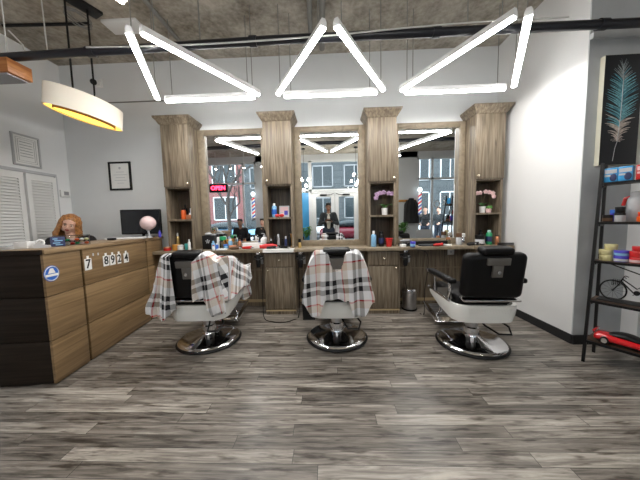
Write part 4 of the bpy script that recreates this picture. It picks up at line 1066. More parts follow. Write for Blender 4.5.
orchid((x+.055, 3.47, SHZ), 'petal_p', 'purple orchid in white pot in cabinet right of middle mirror', s=1.15)
x = TX[3]
orchid((x-.015, 3.46, SHZ), 'petal', 'pink orchid in small white pot in rightmost cabinet', s=1.05, lean_=1)
t = thing('potted_succulent', 'small green plant in beige pot beside the pink orchid', 'plant', (x+.055, 3.44, SHZ))
b = MB(); b.lathe([(0, 0), (.028, 0), (.036, .055), (.031, .055), (0, .05)], seg=18); b.build('pot', 'pinkp', t)
b = MB()
for k in range(12):
    a = k*2.4; r = .018+.018*(k/12); b.ball((r*math.cos(a), r*math.sin(a), .058+.008*(k % 3)), (.014, .014, .02), 8)
b.build('leaves', 'leaf2', t)
jar((x-.095, 3.36, W), .055, .13, 'black', 'black', 'large black jar with white label in lower niche of rightmost cabinet', band='lgrey')
bottle((x-.02, 3.47, W), .03, .19, 'black', 'black', 'black bottle behind the large black jar, rightmost cabinet')
bottle((x+.035, 3.38, W), .036, .19, 'greenp', 'mint', 'green bottle with pale cap in rightmost cabinet', band='navy', capr=.6, neck=.85)
bottle((x+.125, 3.36, W), .024, .12, 'copper', 'black', 'copper coloured can beside green bottle at right', capr=.95, neck=.92, name='can')
t = thing('hair_straightener', 'black hair straightener lying at the right end of the worktop', 'tool', (x+.08, 3.245, W), rad(-12))
b = MB(); b.box(-.02, .16, -.012, .012, .0, .016, .005); b.box(-.02, .16, -.012, .012, .02, .036, .005); b.build('arms', 'black', t)
b = MB(); b.box(.06, .15, -.008, .008, .0155, .0205); b.build('plates', 'steel', t)
# --- right mirror counter
t = thing('clipper_tray', 'black tray heaped with dark clippers at left end below right mirror', 'tray', (1.03, 3.37, W))
b = MB(); b.box(-.10, .10, -.06, .06, 0, .012, .003); b.build('tray', 'black', t)
for k, (dx, dy, a) in enumerate(((-.04, -.02, .4), (.04, -.02, -.5), (0, .02, .1))):
    clipper((1.03+dx, 3.37+dy, W+.0125+(.036 if k == 2 else 0)), a, ['black', 'black_matte', 'grey'][k], ['black clipper on left of the black tray', 'matte black clipper on right of the black tray', 'grey clipper on top of the pile on black tray'][k])
boxy((.955, 3.27, W), .07, .05, .035, 'paper', 'small white box at left end below the right mirror', rz=.1)
jar((1.075, 3.25, W), .032, .07, 'royal', 'royal', 'dark blue jar on worktop above the steel bin', band='skyblue')
boxy((1.40, 3.50, W), .42, .10, .05, 'black', 'long black case lying against the foot of right mirror', name='black_case', cat='case')
boxy((1.32, 3.335, W), .26, .10, .022, 'cloth_dark', 'dark folded cloth lying before the right mirror', name='folded_cloth', cat='cloth', rz=.05)
boxy((1.50, 3.30, W), .16, .05, .02, 'paper', 'white paper lying right of the red clipper', name='paper_roll', cat='paper', rz=-.12)
clipper((1.42, 3.27, W+.021*0), .25, 'red', 'red hair clipper lying before right mirror')
bottle((1.73, 3.40, W), .035, .16, 'lgrey', 'brown', 'grey glass jar with brown top at right end of right mirror', name='jar', cat='jar', capr=1.05, neck=.65)
bottle((1.80, 3.44, W), .033, .15, 'chrome', 'paper', 'chrome shaker with white top beside the grey jar', name='shaker', capr=.95, neck=.7)
bottle((1.62, 3.46, W), .028, .10, 'clear', 'copper', 'small clear jar with copper lid left of grey jar', name='jar', cat='jar', capr=.95, neck=.7)
clipper((1.90, 3.33, W), -.2, 'black', 'black clipper lying left of the large black jar')
clipper((1.83, 3.28, W), .5, 'black_matte', 'black clipper lying at worktop edge near the chrome shaker')
# ================================================================== ON THE RECEPTION DESK
da = math.atan2(.147, 1.255)
def DK(px, py, z=1.0706):
    v = UZ(px, py, z); return v
DT = 1.0706
p = Vector((-2.44, 2.28, DT))
t = thing('candy_box', 'clear plastic box of mixed wrapped candy on the reception counter', 'box', (-2.375, 2.235, DT), rad(48))
b = MB(); b.box(-.12, .12, -.06, .06, 0, .085, .004); b.build('clear_box', 'clear', t)
rr = random.Random(2)
for k in range(42):
    b = MB(); b.ball(((k % 7-3)*.032+rr.uniform(-.004, .004), (k//7 % 3-1)*.034, .014+.03*(k//21)+rr.uniform(0, .006)), (.017, .014, .013), 8)
    b.build('candy', ['paper', 'red', 'orange', 'paper', 'pinkp', 'yellow', 'greenp'][(k*5+k//7) % 7], t)
b = MB(); b.box(-.122, .122, -.062, .062, .085, .092, .002); b.build('lid', 'clear', t)
t = thing('card_stand', 'small dark sign card on counter beside the candy box', 'card', (-2.345, 2.085, DT), rad(48))
b = MB(); b.box(-.045, .045, -.004, .004, 0, .085, .002, mtx=rotm('X', -12)); b.box(-.04, .04, 0, .03, 0, .004); b.build('card', 'navy', t)
b = MB()
for (a, c, z) in ((-.03, .0, .062), (-.02, .03, .046), (-.03, .015, .026), (-.015, .03, .01)): b.box(a, c, -.0055, -.0041, z, z+.008, mtx=rotm('X', -12))
b.build('printed_text', 'skyblue', t, smooth=False)
boxy((-2.475, 1.95, DT), .085, .085, .055, 'plastic_white', 'small white square box on near end of reception counter', name='white_box', rz=.3)
t = thing('paper_stack', 'loose stack of papers on near left corner of reception counter', 'papers', (-2.53, 1.89, DT))
b = MB()
for k in range(6): b.box(-.06, .03, -.05, .07, .004*k, .004*k+.002, mtx=Matrix.Rotation(rad(5*k-10), 4, 'Z'))
b.build('sheets', 'paper', t, smooth=False)
b = MB(); b.box(-.05, .025, -.04, .06, .0245, .03, .002, mtx=Matrix.Rotation(rad(14), 4, 'Z')); b.build('clear_folder', 'lgrey', t)
t = thing('tape_dispenser', 'clear and white tape dispenser between white box and dark sign card', 'dispenser', (-2.37, 1.985, DT), rad(48))
b = MB(); b.prism([(-.05, 0), (.05, 0), (.05, .012), (.0, .03), (-.02, .055), (-.045, .03)], 'y', -.02, .02); b.build('body', 'lgrey', t)
b = MB(); b.tube([(-.01+.022*math.cos(k*PI/8), 0, .042+.022*math.sin(k*PI/8)) for k in range(16)], .008, 6, closed=True); b.build('tape_roll', 'paper', t)
t = thing('keyboard', 'white keyboard near far end of the reception counter', 'keyboard', (-2.47, 2.98, DT), rad(25))
b = MB(); b.box(-.2, .2, -.06, .06, 0, .018, .004); b.build('body', 'plastic_white', t)
b = MB(); [b.box(-.19+.0253*i, -.17+.0253*i, -.05+.025*j, -.03+.025*j, .018, .022) for i in range(15) for j in range(4)]; b.build('keys', 'lgrey', t, smooth=False)
boxy((-2.50, 2.80, DT), .07, .05, .025, 'black', 'small black object on counter left of the white keyboard', name='card_reader', cat='device', rz=.2)
t = thing('pink_ball_lamp', 'round pale pink ball ornament on small stand near far end of the counter', 'ornament', (-2.33, 3.17, DT))
b = MB(); b.lathe([(0, 0), (.045, 0), (.04, .012), (.012, .025), (.012, .085), (.03, .1), (0, .1)], seg=20); b.build('stand', 'lgrey', t)
b = MB(); b.ball((0, 0, .188), .090, 28); b.build('ball', mat('pale_pink_glass', (.78, .58, .58), .25, var=.12, vscale=14), t)
bottle((-2.22, 3.22, DT), .018, .09, 'royal', 'royal', 'small purple bottle right of the pink ball on counter end')

# ================================================================== ON THE LADDER SHELF
def put(o, k, x, y, rz=0, dz=0):
    x *= .74
    o.location = SH(k, x, y)+Vector((0, 0, dz)); o.rotation_euler = (0, 0, SHR+rz)
def pack(k, x, y, m, label, m2='navy'):
    t = thing('product_pack', label, 'pack', (0, 0, 0), 0, 'packs on the top shelf')
    b = MB(); b.box(-.039, .039, -.035, .035, 0, .115, .006); b.build('pack', m, t)
    b = MB(); b.box(-.033, .033, -.037, -.0351, .07, .1); b.box(-.033, .0, -.037, -.0351, .045, .06); b.build('printed_band', 'lgrey' if m != 'red' else 'pinkp', t, smooth=False)
    b = MB(); b.ball((.015, -.0355, .035), (.02, .002, .03), 12); b.build('printed_figure', m2, t); put(t, k, x, y)
yk = [lean(z) for z in SZ]
pack(4, .08, yk[4]+.06, 'cyan', 'bright blue pack leftmost on the top shelf'); pack(4, .185, yk[4]+.06, 'cyan', 'bright blue pack second from left on the top shelf'); pack(4, .31, yk[4]+.06, 'red', 'red pack right of the two bright blue packs', 'maroon')
pack(4, .43, yk[4]+.06, 'red', 'second red pack on the top shelf, at the photo edge', 'maroon')
def sj(k, x, y, *a, **kw):
    dz = kw.pop('dz', 0); a = list(a); a[0] *= .84; t = jar((0, 0, 0), *a, **kw); put(t, k, x, y, 0, dz); return t
y3 = yk[3]+.075
sj(3, .075, y3, .036, .058, 'black', 'black', 'low black tub leftmost on the second shelf from top', band='brown')
sj(3, .165, y3, .036, .07, 'lgrey', 'black', 'clear grey tub with black lid on second shelf from top', lidf=.25)
sj(3, .11, y3+.08, .036, .10, 'royal', 'blue', 'blue tub behind the black and grey tubs')
sj(3, .165, y3, .034, .05, 'black', 'black', 'black tub stacked on top of the clear grey tub', dz=.0705)
t = bottle((0, 0, 0), .045, .24, 'lgrey', 'lgrey', 'grey spray can with red trigger on second shelf from top', name='spray_can', capr=.7, neck=.86); put(t, 3, .25, y3+.09)
b = MB(); b.tube([(-.03, 0, .20), (-.055, 0, .19), (-.065, 0, .13)], .012, 8); b.build('trigger', 'red', t)
sj(3, .345, y3, .055, .04, 'orange', 'orange', 'low orange-red tub right of the spray can'); sj(3, .345, y3, .05, .035, 'red', 'orange', 'red tub stacked on the orange-red tub', dz=.0405)
sj(3, .47, y3, .05, .09, 'orange', 'red', 'orange jar further right on second shelf from top')
y2 = yk[2]+.08
sj(2, .09, y2, .045, .045, 'yellow', 'yellow', 'pale yellow tub at bottom of the stack of three', lidf=.45)
sj(2, .085, y2, .045, .045, 'yellow', 'yellow', 'pale yellow tub in middle of the stack of three', lidf=.45, dz=.0455)
sj(2, .12, y2+.02, .045, .045, 'yellow', 'yellow', 'pale yellow tub on top of the stack of three', lidf=.45, dz=.091)
sj(2, .205, y2, .05, .045, 'royal', 'royal', 'violet tub at bottom beside the yellow stack', lidf=.4, band='lgrey')
sj(2, .205, y2, .05, .045, 'royal', 'royal', 'violet tub on top beside the yellow stack', lidf=.4, dz=.0455, band='skyblue')
sj(2, .315, y2, .05, .045, 'red', 'red', 'red tub at bottom right of the violet tubs', lidf=.4, band='pinkp'); sj(2, .315, y2, .05, .045, 'red', 'red', 'red tub in middle right of the violet tubs', lidf=.4, dz=.0455)
sj(2, .325, y2, .045, .04, 'red', 'red', 'red tub on top right of the violet tubs', lidf=.4, dz=.091)
sj(2, .44, y2, .05, .06, 'red', 'red', 'single red tub further right on third shelf')
# model bicycle
t = thing('model_bicycle', 'black wire model bicycle with front basket on the fourth shelf', 'model bicycle', (0, 0, 0)); put(t, 1, .33, yk[1]+.11, 0, .0135); t.scale = (.86, .86, .95)
def wheel(cx, nm):
    b = MB(); r = .085
    b.tube([(cx+r*math.cos(k*PI/18), 0, r+r*math.sin(k*PI/18)) for k in range(36)], .0068, 6, closed=True)
    for k in range(12): b.cyl((cx, 0, r), (cx+r*math.cos(k*PI/6), 0, r+r*math.sin(k*PI/6)), .0009, seg=4)
    b.cyl((cx, -.012, r), (cx, .012, r), .007, seg=10); b.build('wheel', 'black', t)
wheel(-.145, 0); wheel(.145, 1)
b = MB(); T = lambda pts, r=.0052: b.tube(pts, r, 6)
T([(-.145, 0, .085), (-.115, 0, .13), (-.085, 0, .20)]); T([(-.10, 0, .175), (-.02, 0, .085), (.02, 0, .085)]); T([(-.09, 0, .19), (.0, 0, .12), (.05, 0, .16)]); T([(.02, 0, .085), (.055, 0, .19)]); T([(.02, 0, .085), (.145, 0, .085)]); T([(.05, 0, .165), (.145, 0, .085)])
b.build('frame', 'black', t)
b = MB(); b.tube([(-.085, 0, .20), (-.08, 0, .215)], .003, 6); b.tube([(-.06, -.045, .205), (-.075, -.03, .215), (-.08, 0, .216), (-.075, .03, .215), (-.06, .045, .205)], .003, 6); b.build('handlebar', 'black', t)
b = MB(); b.ball((.06, 0, .198), (.028, .012, .007), 10); b.build('saddle', 'black', t)
b = MB()
for k in range(4):
    z = .135+.014*k; b.tube([(-.15, -.03, z), (-.1, -.03, z), (-.1, .03, z), (-.15, .03, z)], .0018, 5, closed=True)
for k in range(5):
    for s in (-1, 1): b.tube([(-.15+.0125*k, .03*s, .135), (-.15+.0125*k, .03*s, .178)], .0015, 5)
b.build('basket', 'black', t)
b = MB(); b.tube([(0, -.02, .085), (-.02, -.02, .065)], .0025, 5); b.cyl((0, -.006, .085), (0, .006, .085), .02, seg=14); b.build('pedals', 'black', t)
boxy((0, 0, 0), 1, 1, 1, 'black', 'x') if False else None
o = boxy((0, 0, 0), .42, .09, .011, 'black_matte', 'black flat case under the model bicycle on fourth shelf', name='flat_case', cat='case'); put(o, 1, .335, yk[1]+.11)
# model car
t = thing('model_car', 'glossy red model sports car on the bottom shelf', 'model car', (0, 0, 0)); put(t, 0, .32, yk[0]+.10, 0, .003); t.scale = (.78, .85, .95)
def car_body(L_, Wd, prof, m, name, nu=None):
    b = MB(); rings = []
    for (x, hw, zb, zt_, tw) in prof:
        rings.append([b.bm.verts.new(p) for p in ((x, -hw, zb), (x, -hw*1.02, (zb*.4+zt_*.6)), (x, -tw, zt_), (x, 0, zt_+.006*L_), (x, tw, zt_), (x, hw*1.02, (zb*.4+zt_*.6)), (x, hw, zb))])
    for A, B_ in zip(rings, rings[1:]):
        for k in range(7): b.bm.faces.new((A[k], A[(k+1) % 7], B_[(k+1) % 7], B_[k]))
    b.bm.faces.new(rings[0][::-1]); b.bm.faces.new(rings[-1])
    o = b.build(name, m, t); md = o.modifiers.new('s', 'SUBSURF'); md.levels = 2; md.render_levels = 2; return o
M['carred'] = mat('glossy_red_car_paint', (.62, .01, .015), .15, coat=1)
car_body(.5, .1, [(-.245, .07, .012, .06, .06), (-.235, .088, .01, .078, .07), (-.16, .094, .01, .083, .074), (-.08, .09, .01, .078, .07), (.02, .09, .01, .07, .07), (.12, .093, .01, .062, .074), (.2, .09, .01, .05, .07), (.245, .07, .012, .032, .05)], 'carred', 'body')
car_body(.5, .1, [(-.15, .06, .06, .082, .05), (-.09, .066, .06, .104, .048), (-.02, .068, .06, .112, .048), (.06, .066, .055, .096, .048), (.14, .05, .05, .064, .04)], M['maroon'] if 0 else 'black', 'canopy')
for x in (-.155, .15):
    for s in (-1, 1):
        b = MB(); b.cyl((x, s*.078, .03), (x, s*.101, .03), .033, seg=22); w_ = b.build('wheel', 'black', t)
        b = MB(); b.cyl((x, s*.101, .03), (x, s*.104, .03), .022, seg=16); b.build('hubcap', 'chrome', w_)
b = MB(); b.box(-.25, -.23, -.085, .085, .088, .094, .002); b.cyl((-.235, -.06, .07), (-.24, -.06, .09), .003, seg=6); b.cyl((-.235, .06, .07), (-.24, .06, .09), .003, seg=6); b.build('spoiler', 'carred', t)
# ruler-like rod leaning under third shelf
# ================================================================== PEOPLE
def remeshed(mb, name, m, parent, vox, smooth=4, mats=None):
    me = bpy.data.meshes.new(name+'_raw'); bmesh.ops.recalc_face_normals(mb.bm, faces=mb.bm.faces); mb.bm.to_mesh(me); mb.bm.free()
    o = bpy.data.objects.new(name+'_raw', me); C.objects.link(o)
    r = o.modifiers.new('r', 'REMESH'); r.mode = 'VOXEL'; r.voxel_size = vox; r.use_smooth_shade = True
    s = o.modifiers.new('s', 'SMOOTH'); s.factor = .5; s.iterations = smooth
    bpy.context.view_layer.update(); dg = bpy.context.evaluated_depsgraph_get()
    me2 = bpy.data.meshes.new_from_object(o.evaluated_get(dg)); me2.name = name
    C.objects.unlink(o); bpy.data.objects.remove(o)
    me2.materials.clear()
    for q in (m if isinstance(m, (list, tuple)) else [m]): me2.materials.append(M[q] if isinstance(q, str) else q)
    me2.polygons.foreach_set('use_smooth', [True]*len(me2.polygons))
    o = bpy.data.objects.new(name, me2); C.objects.link(o); o.parent = parent
    return o
def limb(b, pts, rs):
    for (p, q, r0, r1) in zip(pts, pts[1:], rs, rs[1:]):
        b.cyl(p, q, r0, r1, 14); 
    for p, r in zip(pts, rs): b.ball(p, r, 14)
def hand(b, w, d, palmn, curl=.5, side=1):
    w = Vector(w); d = Vector(d).normalized(); n = Vector(palmn).normalized(); a = d.cross(n).normalized()*side
    c = w+d*.045
    m = Matrix((( a.x, n.x, d.x, 0), (a.y, n.y, d.y, 0), (a.z, n.z, d.z, 0), (0, 0, 0, 1)))
    b.ball(c, (.038, .016, .048), 12, mtx=m)
    for k, L_ in enumerate((.068, .078, .072, .056)):
        r0 = w+d*.082+a*(.027-.018*k); p1 = r0+d*L_*.42+n*.012*curl; p2 = p1+(d*(1-curl*.8)+n*curl).normalized()*L_*.33; p3 = p2+(d*(1-curl*1.3)+n*curl*1.3).normalized()*L_*.28
        limb(b, [r0-d*.03, p1, p2, p3], [.0095, .009, .0085, .0075])
    r0 = w+d*.02+a*.03; p1 = r0+(d*.6+a*.7+n*.3).normalized()*.035; p2 = p1+(d*.9+n*.5).normalized()*.028
    limb(b, [w+d*.02, r0, p1, p2], [.012, .0125, .011, .009])
def head_parts(b, H_, fem=False):
    # H_: matrix placing the head (origin at head centre, face towards -Y)
    def B(c, r, seg=16): b.ball((0, 0, 0), 1e-3, 4) if False else b.ball(H_ @ Vector(c), r, seg, mtx=H_.to_3x3().to_4x4())
    B((0, .012, .028), (.074, .092, .088), 22); B((0, -.028, -.03), (.060, .060, .074), 20)
    B((0, -.056, -.088), (.026, .024, .022)); B((0, -.070, -.058), (.026, .022, .02))
    for s in (-1, 1):
        B((s*.033, -.058, -.030), (.024, .024, .026)); B((s*.045, -.02, -.068), (.02, .035, .026)); B((s*.077, .012, -.012), (.009, .018, .031), 12)
        B((s*.030, -.074, .018), (.023, .012, .009), 12)
    q = [H_ @ Vector(p) for p in ((0, -.082, .012), (0, -.094, -.008), (0, -.107, -.030))]
    limb(b, q, [.008, .009, .0125]); B((0.010, -.093, -.034), .008, 8); B((-.010, -.093, -.034), .008, 8)
    B((0, -.0875, -.052), (.022, .011, .006), 12); B((0, -.0855, -.063), (.019, .011, .007), 12)
def face_details(t, H_, lips='lips', brow='hair_b'):
    b = MB(); R3 = H_.to_3x3().to_4x4()
    for s in (-1, 1): b.ball(H_ @ Vector((s*.030, -.0765, .0)), (.0125, .010, .0055), 12, mtx=R3, mi=0); b.ball(H_ @ Vector((s*.030, -.0825, .0)), (.0075, .006, .0065), 10, mtx=R3, mi=1)
    b.build('eyes', ['paper', 'eye'], t)
    b = MB()
    for s in (-1, 1): b.tube([H_ @ Vector(p) for p in ((s*.014, -.088, .018), (s*.030, -.089, .024), (s*.048, -.078, .018))], [.003, .0036, .002], 6)
    b.build('eyebrows', brow, t)
    b = MB(); b.ball(H_ @ Vector((0, -.0945, -.0535)), (.022, .006, .0045), 12, mtx=R3); b.ball(H_ @ Vector((0, -.0935, -.0615)), (.019, .006, .0055), 12, mtx=R3); b.build('lips', lips, t)
def figure(label, loc, rz, sit=False, tall=1.72, arms=None, top='cloth_black', legs='jean', shoes='black', skin='skin', hair='hair_b', longhair=False, headtilt=(0, 0, 0), shirt=None, hands=None, mirrored_low=False, lean=0):
    t = thing('person', label, 'person', loc, rz)
    k = tall/1.72
    if sit: pz = .50; P = [(.0, .0, pz)]
    else: pz = .94
    hip = [(s*.09, 0, pz) for s in (-1, 1)]
    knee = [(s*.11, -.42, pz+.02) if sit else (s*.10, -.015, .50) for s in (-1, 1)]
    ank = [(s*.11, -.40, .09) if sit else (s*.11, .02, .09) for s in (-1, 1)]
    ly = -lean
    ch = (0, .01+ly*.6, pz+.34); sh = [(s*.17, .015+ly*.8, pz+.47) for s in (-1, 1)]
    nk = (0, .015+ly*.9, pz+.52); hc = Vector((0, -.015+ly, pz+.695))
    el = arms['el'] if arms else [(s*.24, .0+ly*.5, pz+.21) for s in (-1, 1)]
    wr = arms['wr'] if arms else [(s*.17, -.22, pz+.12) for s in (-1, 1)]
    H_ = Matrix.Translation(hc) @ Euler([rad(a) for a in headtilt]).to_matrix().to_4x4()
    b = MB()
    head_parts(b, H_)
    limb(b, [H_ @ Vector((0, .02, -.06)), Vector(nk), Vector((0, .02+ly*.8, pz+.46))], [.050, .052, .07])
    b.ball((0, .01, pz), (.14, .10, .11), 18); b.ball((0, .0+ly*.3, pz+.17), (.125, .09, .14), 18); b.ball(ch, (.15, .10, .16), 18)
    for i, s in enumerate((-1, 1)):
        limb(b, [ch[:2]+(pz+.43,), sh[i], el[i], wr[i]], [.06, .055, .042, .027])
        d = (Vector(wr[i])-Vector(el[i])).normalized()
        hd = hands[i] if hands else (d, (0, 0, -1) if sit else (-s, 0, 0)); hand(b, wr[i], hd[0], hd[1], .5 if not hands else 1.0, side=-s if not hands else s)
        limb(b, [hip[i], knee[i], ank[i]], [.085, .055, .038]); limb(b, [ank[i], (ank[i][0], ank[i][1]-.13, .035)], [.038, .03])
    body = remeshed(b, 'body', skin, t, .0075, 3)
    face_details(t, H_, brow='hair_b' if hair == 'hair_b' else 'brown')
    # clothes
    b = MB(); b.ball((0, .01, pz+.02), (.155, .118, .10), 18); b.ball((0, .0+ly*.3, pz+.17), (.15, .112, .17), 18); b.ball(ch, (.172, .122, .165), 18); b.ball((0, .02+ly*.8, pz+.44), (.13, .085, .06), 16)
    for i, s in enumerate((-1, 1)):
        w_ = Vector(el[i]).lerp(Vector(wr[i]), .92); limb(b, [(s*.06, .015+ly*.8, pz+.46), sh[i], el[i], w_], [.07, .074, .056, .040])
    remeshed(b, 'jacket' if shirt else 'top', top, t, .012, 4)
    if shirt:
        b = MB(); b.ball((0, ch[1]-.075, pz+.24), (.07, .072, .23), 16); b.tube([Vector((-.05, -.03+ly*.8, pz+.50)), Vector((0, -.075+ly*.8, pz+.47)), Vector((.05, -.03+ly*.8, pz+.50))], .016, 8); b.build('shirt', shirt, t)
    b = MB(); b.ball((0, .01, pz-.0), (.158, .122, .10), 18)
    for i, s in enumerate((-1, 1)):
        e_ = Vector(knee[i]).lerp(Vector(ank[i]), .93); limb(b, [hip[i], knee[i], e_], [.102, .075, .058])
    remeshed(b, 'trousers', legs, t, .013, 4)
    for i in (0, 1):
        b = MB(); x, y = ank[i][:2]; b.ball((x, y-.06, .042), (.05, .135, .04), 16); b.cyl((x, y+.01, .04), (x, y+.01, .11), .05, .046, 14); b.box(x-.045, x+.045, y-.18, y+.06, .001, .02, .008); b.build('shoe', shoes, t)
    # hair
    rr = random.Random(int(abs(loc[0])*100)+3); b = MB()
    R3 = H_.to_3x3().to_4x4()
    if not longhair:
        b.ball(H_ @ Vector((0, .022, .046)), (.080, .095, .082), 22, mtx=R3)
        for q in range(40):
            a = rr.uniform(-1.3, 1.3); p = Vector((.07*math.sin(a), -.045*math.cos(a)-.0, .085+.02*rr.random())); limb(b, [H_ @ p, H_ @ (p+Vector((.01*rr.uniform(-1, 1), -.018, .016)))], [.014, .008])
    else:
        b.ball(H_ @ Vector((0, .026, .046)), (.082, .098, .084), 22, mtx=R3)
        for q in range(96):
            a = rad(-133+266*q/95); ca, sa = math.cos(a), math.sin(a)   # a=0 is the back
            ox, oy = sa, ca
            st = Vector((.012*sa+.012, .0-.04*(abs(sa)**3 if ca < 0 else 0), .118)); pts = [st]; rs = [.009]
            spread = 1.0+.10*rr.random()
            for zz, rx, ry in ((.085, .070, .075), (.03, .088, .094), (-.03, .096, .096), (-.09, .106, .094), (-.15, .105+.02*rr.random(), .086), (-.205-.03*rr.random(), .10+.025*rr.random(), .08)):
                wv = .005*math.sin(zz*60+q)
                pts.append(Vector(((rx*spread+wv)*ox, .018+(ry*spread+wv)*oy*(1 if oy > 0 else .80), zz))); rs.append(.012 if zz > -.18 else .007)
            b.tube([H_ @ p for p in pts], rs, 6)
    if longhair: b.build('hair', hair, t)
    else: remeshed(b, 'hair', hair, t, .007, 2)
    return t
# receptionist
wp = UY(70, 224, 3.12)
figure('woman with long auburn hair in a black top sitting behind reception desk', (wp.x, wp.y, wp.z-1.195), rad(40), sit=True, hair='hair_o', longhair=True, headtilt=(14, 14, -2),
       arms={'el': [(-.25, -.02, .70), (.25, -.02, .70)], 'wr': [(-.16, -.25, .70), (.16, -.25, .70)]})
def office_chair(loc, rz, zs, label):
    t = thing('office_chair', label, 'chair', loc, rz)
    b = MB(); b.box(-.23, .23, -.22, .24, zs-.07, zs, .03, seg=3); b.build('seat', 'cloth_black', t)
    b = MB(); b.box(-.21, .21, .235, .28, zs+.05, zs+.42, .02, seg=3); b.box(-.03, .03, .24, .27, zs-.05, zs+.1); b.build('backrest', 'cloth_black', t)
    b = MB(); b.cyl((0, 0, .08), (0, 0, zs-.065), .028)
    for k in range(5):
        a = k*2*PI/5; b.tube([(0, 0, .10), (.27*math.cos(a), .27*math.sin(a), .06)], .018, 8); b.ball((.27*math.cos(a), .27*math.sin(a), .03), .029, 10)
    b.build('base', 'black', t)
office_chair((wp.x, wp.y, 0), rad(40), wp.z-1.195+.40, 'black office chair under the woman behind reception desk')
# photographer (seen in the middle mirror), facing the mirror
ph = figure('standing man in dark jacket and cream shirt holding up a phone, seen in mirror', (-.0, -.36, 0), PI, tall=1.77, top='cloth_dark', legs='jean', shirt='cloth_cream', skin='skin_d', headtilt=(14, 0, 0),
       arms={'el': [(-.27, -.03, 1.13), (.27, -.03, 1.13)], 'wr': [(-.085, -.245, 1.195), (.085, -.245, 1.195)]}, hands=[((.35, -.5, .45), (.5, -.6, -.2)), ((-.35, -.5, .45), (-.5, -.6, -.2))])
t = thing('phone', 'dark phone held up in both hands by the standing man', 'phone', (0, -.032, 1.215))
b = MB(); b.box(-.075, .075, -.008, .0, -.005, .07, .003); b.build('body', 'black', t)
b = MB(); b.box(-.07, .07, -.0095, -.0082, .0, .065); b.build('screen', 'navy', t, smooth=False)
# waiting customers
def wait_chair(loc, rz, m, label):
    t = thing('waiting_chair', label, 'chair', loc, rz, 'chairs along the shop front')
    b = MB(); b.box(-.25, .25, -.24, .24, .40, .45, .02, seg=3); b.build('seat', m, t)
    b = MB(); b.box(-.25, .25, .20, .25, .45, .86, .02, seg=3); b.build('backrest', m, t)
    for sx in (-1, 1):
        for sy in (-1, 1):
            b = MB(); b.cyl((sx*.21, sy*.19, 0), (sx*.21, sy*.19, .405), .014, seg=10); b.build('leg', 'steel', t)
wp1 = (-2.92, -1.0)
wait_chair((wp1[0], wp1[1], 0), PI, 'black', 'black waiting chair under the man in dark jacket seen in left mirror')
figure('man in dark jacket sitting at the shop front, seen in the left mirror', (wp1[0], wp1[1]+.02, .02), PI, sit=True, top='cloth_black', legs='jean', skin='skin_d')
wait_chair((-2.15, -1.0, 0), PI, 'black', 'black waiting chair by the grey pillar seen in left mirror')
figure('person in black leaning forward near the grey pillar, seen in left mirror', (-2.15, -.98, .02), PI, sit=True, top='cloth_black', legs='jean', lean=.10)
wait_chair((3.18, -1.15, 0), PI+.1, 'lgrey', 'pale grey empty waiting chair seen in the right mirror')
figure('pedestrian in black clothes standing outside the right shop window', (3.95, -3.2, -.05), PI+.5, top='cloth_black', legs='jean')
figure('pedestrian in grey jacket walking farther right outside the right shop window', (4.75, -3.8, -.05), PI+.9, top='cloth_dark', legs='jean')
# floor plants
def floor_plant(loc, h, pm, label, seed, n=60):
    t = thing('potted_plant', label, 'plant', loc, 0)
    b = MB(); b.lathe([(0, 0), (.13, 0), (.17, .34), (.15, .34), (.14, .3), (0, .3)], seg=24); b.build('pot', pm, t)
    rr = random.Random(seed); b = MB(); tips = []
    for k in range(9):
        a = rr.uniform(0, 6.28); r = rr.uniform(.03, .16); z = h*rr.uniform(.55, .88); b.tube([(0, 0, .3), (r*.4*math.cos(a), r*.4*math.sin(a), z*.6), (r*math.cos(a), r*math.sin(a), z)], .006, 5); tips.append((r*math.cos(a), r*math.sin(a), z))
    b.build('stems', 'stem', t)
    b = MB()
    for k in range(n):
        c = tips[k % 9]; a = rr.uniform(0, 6.28); L_ = rr.uniform(.12, .22); up = rr.uniform(.02, .16); w0 = .035; dz = rr.uniform(-.15, .05)
        def f(u, v, a=a, L_=L_, up=up, c=c, dz=dz):
            r = u*L_; w = w0*math.sin(PI*min(1, u*.9+.08))*(2*v-1)
            return (c[0]+r*math.cos(a)-w*math.sin(a), c[1]+r*math.sin(a)+w*math.cos(a), c[2]+dz+up*math.sin(u*2.5))
        b.grid(f, 7, 3)
    b.build('leaves', 'leaf2', t)
floor_plant((-.80, -1.30, 0), 1.12, 'black', 'leafy floor plant beside the glass doors, seen at left edge of middle mirror', 4)
floor_plant((2.45, -1.15, 0), 1.25, 'plastic_white', 'bushy floor plant against the white wall, seen in the right mirror', 9, 90)
# coat rail + jacket
t = thing('coat_rail', 'wooden coat rail on the front wall, seen in the right mirror', 'rail', (2.72, YF, 1.82))
b = MB(); b.box(-.33, .33, 0, .02, 0, .07, .004); b.build('board', 'amber', t)
b = MB()
for k in range(4): b.tube([(-.27+.18*k, .02, .05), (-.27+.18*k, .06, .04), (-.27+.18*k, .07, .06)], .006, 6)
b.build('hooks', 'steel', t)
b = MB()
def jf(u, v):
    a = 2*PI*u; z = -.86*v; w = .07+.16*sst(v*4)+.03*v; d = .035+.045*sst(v*3)
    return ((w+.008*math.sin(9*a))*math.cos(a), (d+.006*math.sin(11*a))*math.sin(a), z)
b.grid(jf, 49, 16)
for s in (-1, 1): b.tube([(s*.12, 0, -.08), (s*.17, .02, -.25), (s*.18, .02, -.5), (s*.17, .02, -.68)], [.05, .055, .05, .04], 12)
j = b.build('hanging_jacket', 'cloth_black'); j.location = (2.84, YF+.155, 1.93); tag(j, 'black jacket hanging from the wooden coat rail, seen in the right mirror', 'jacket')
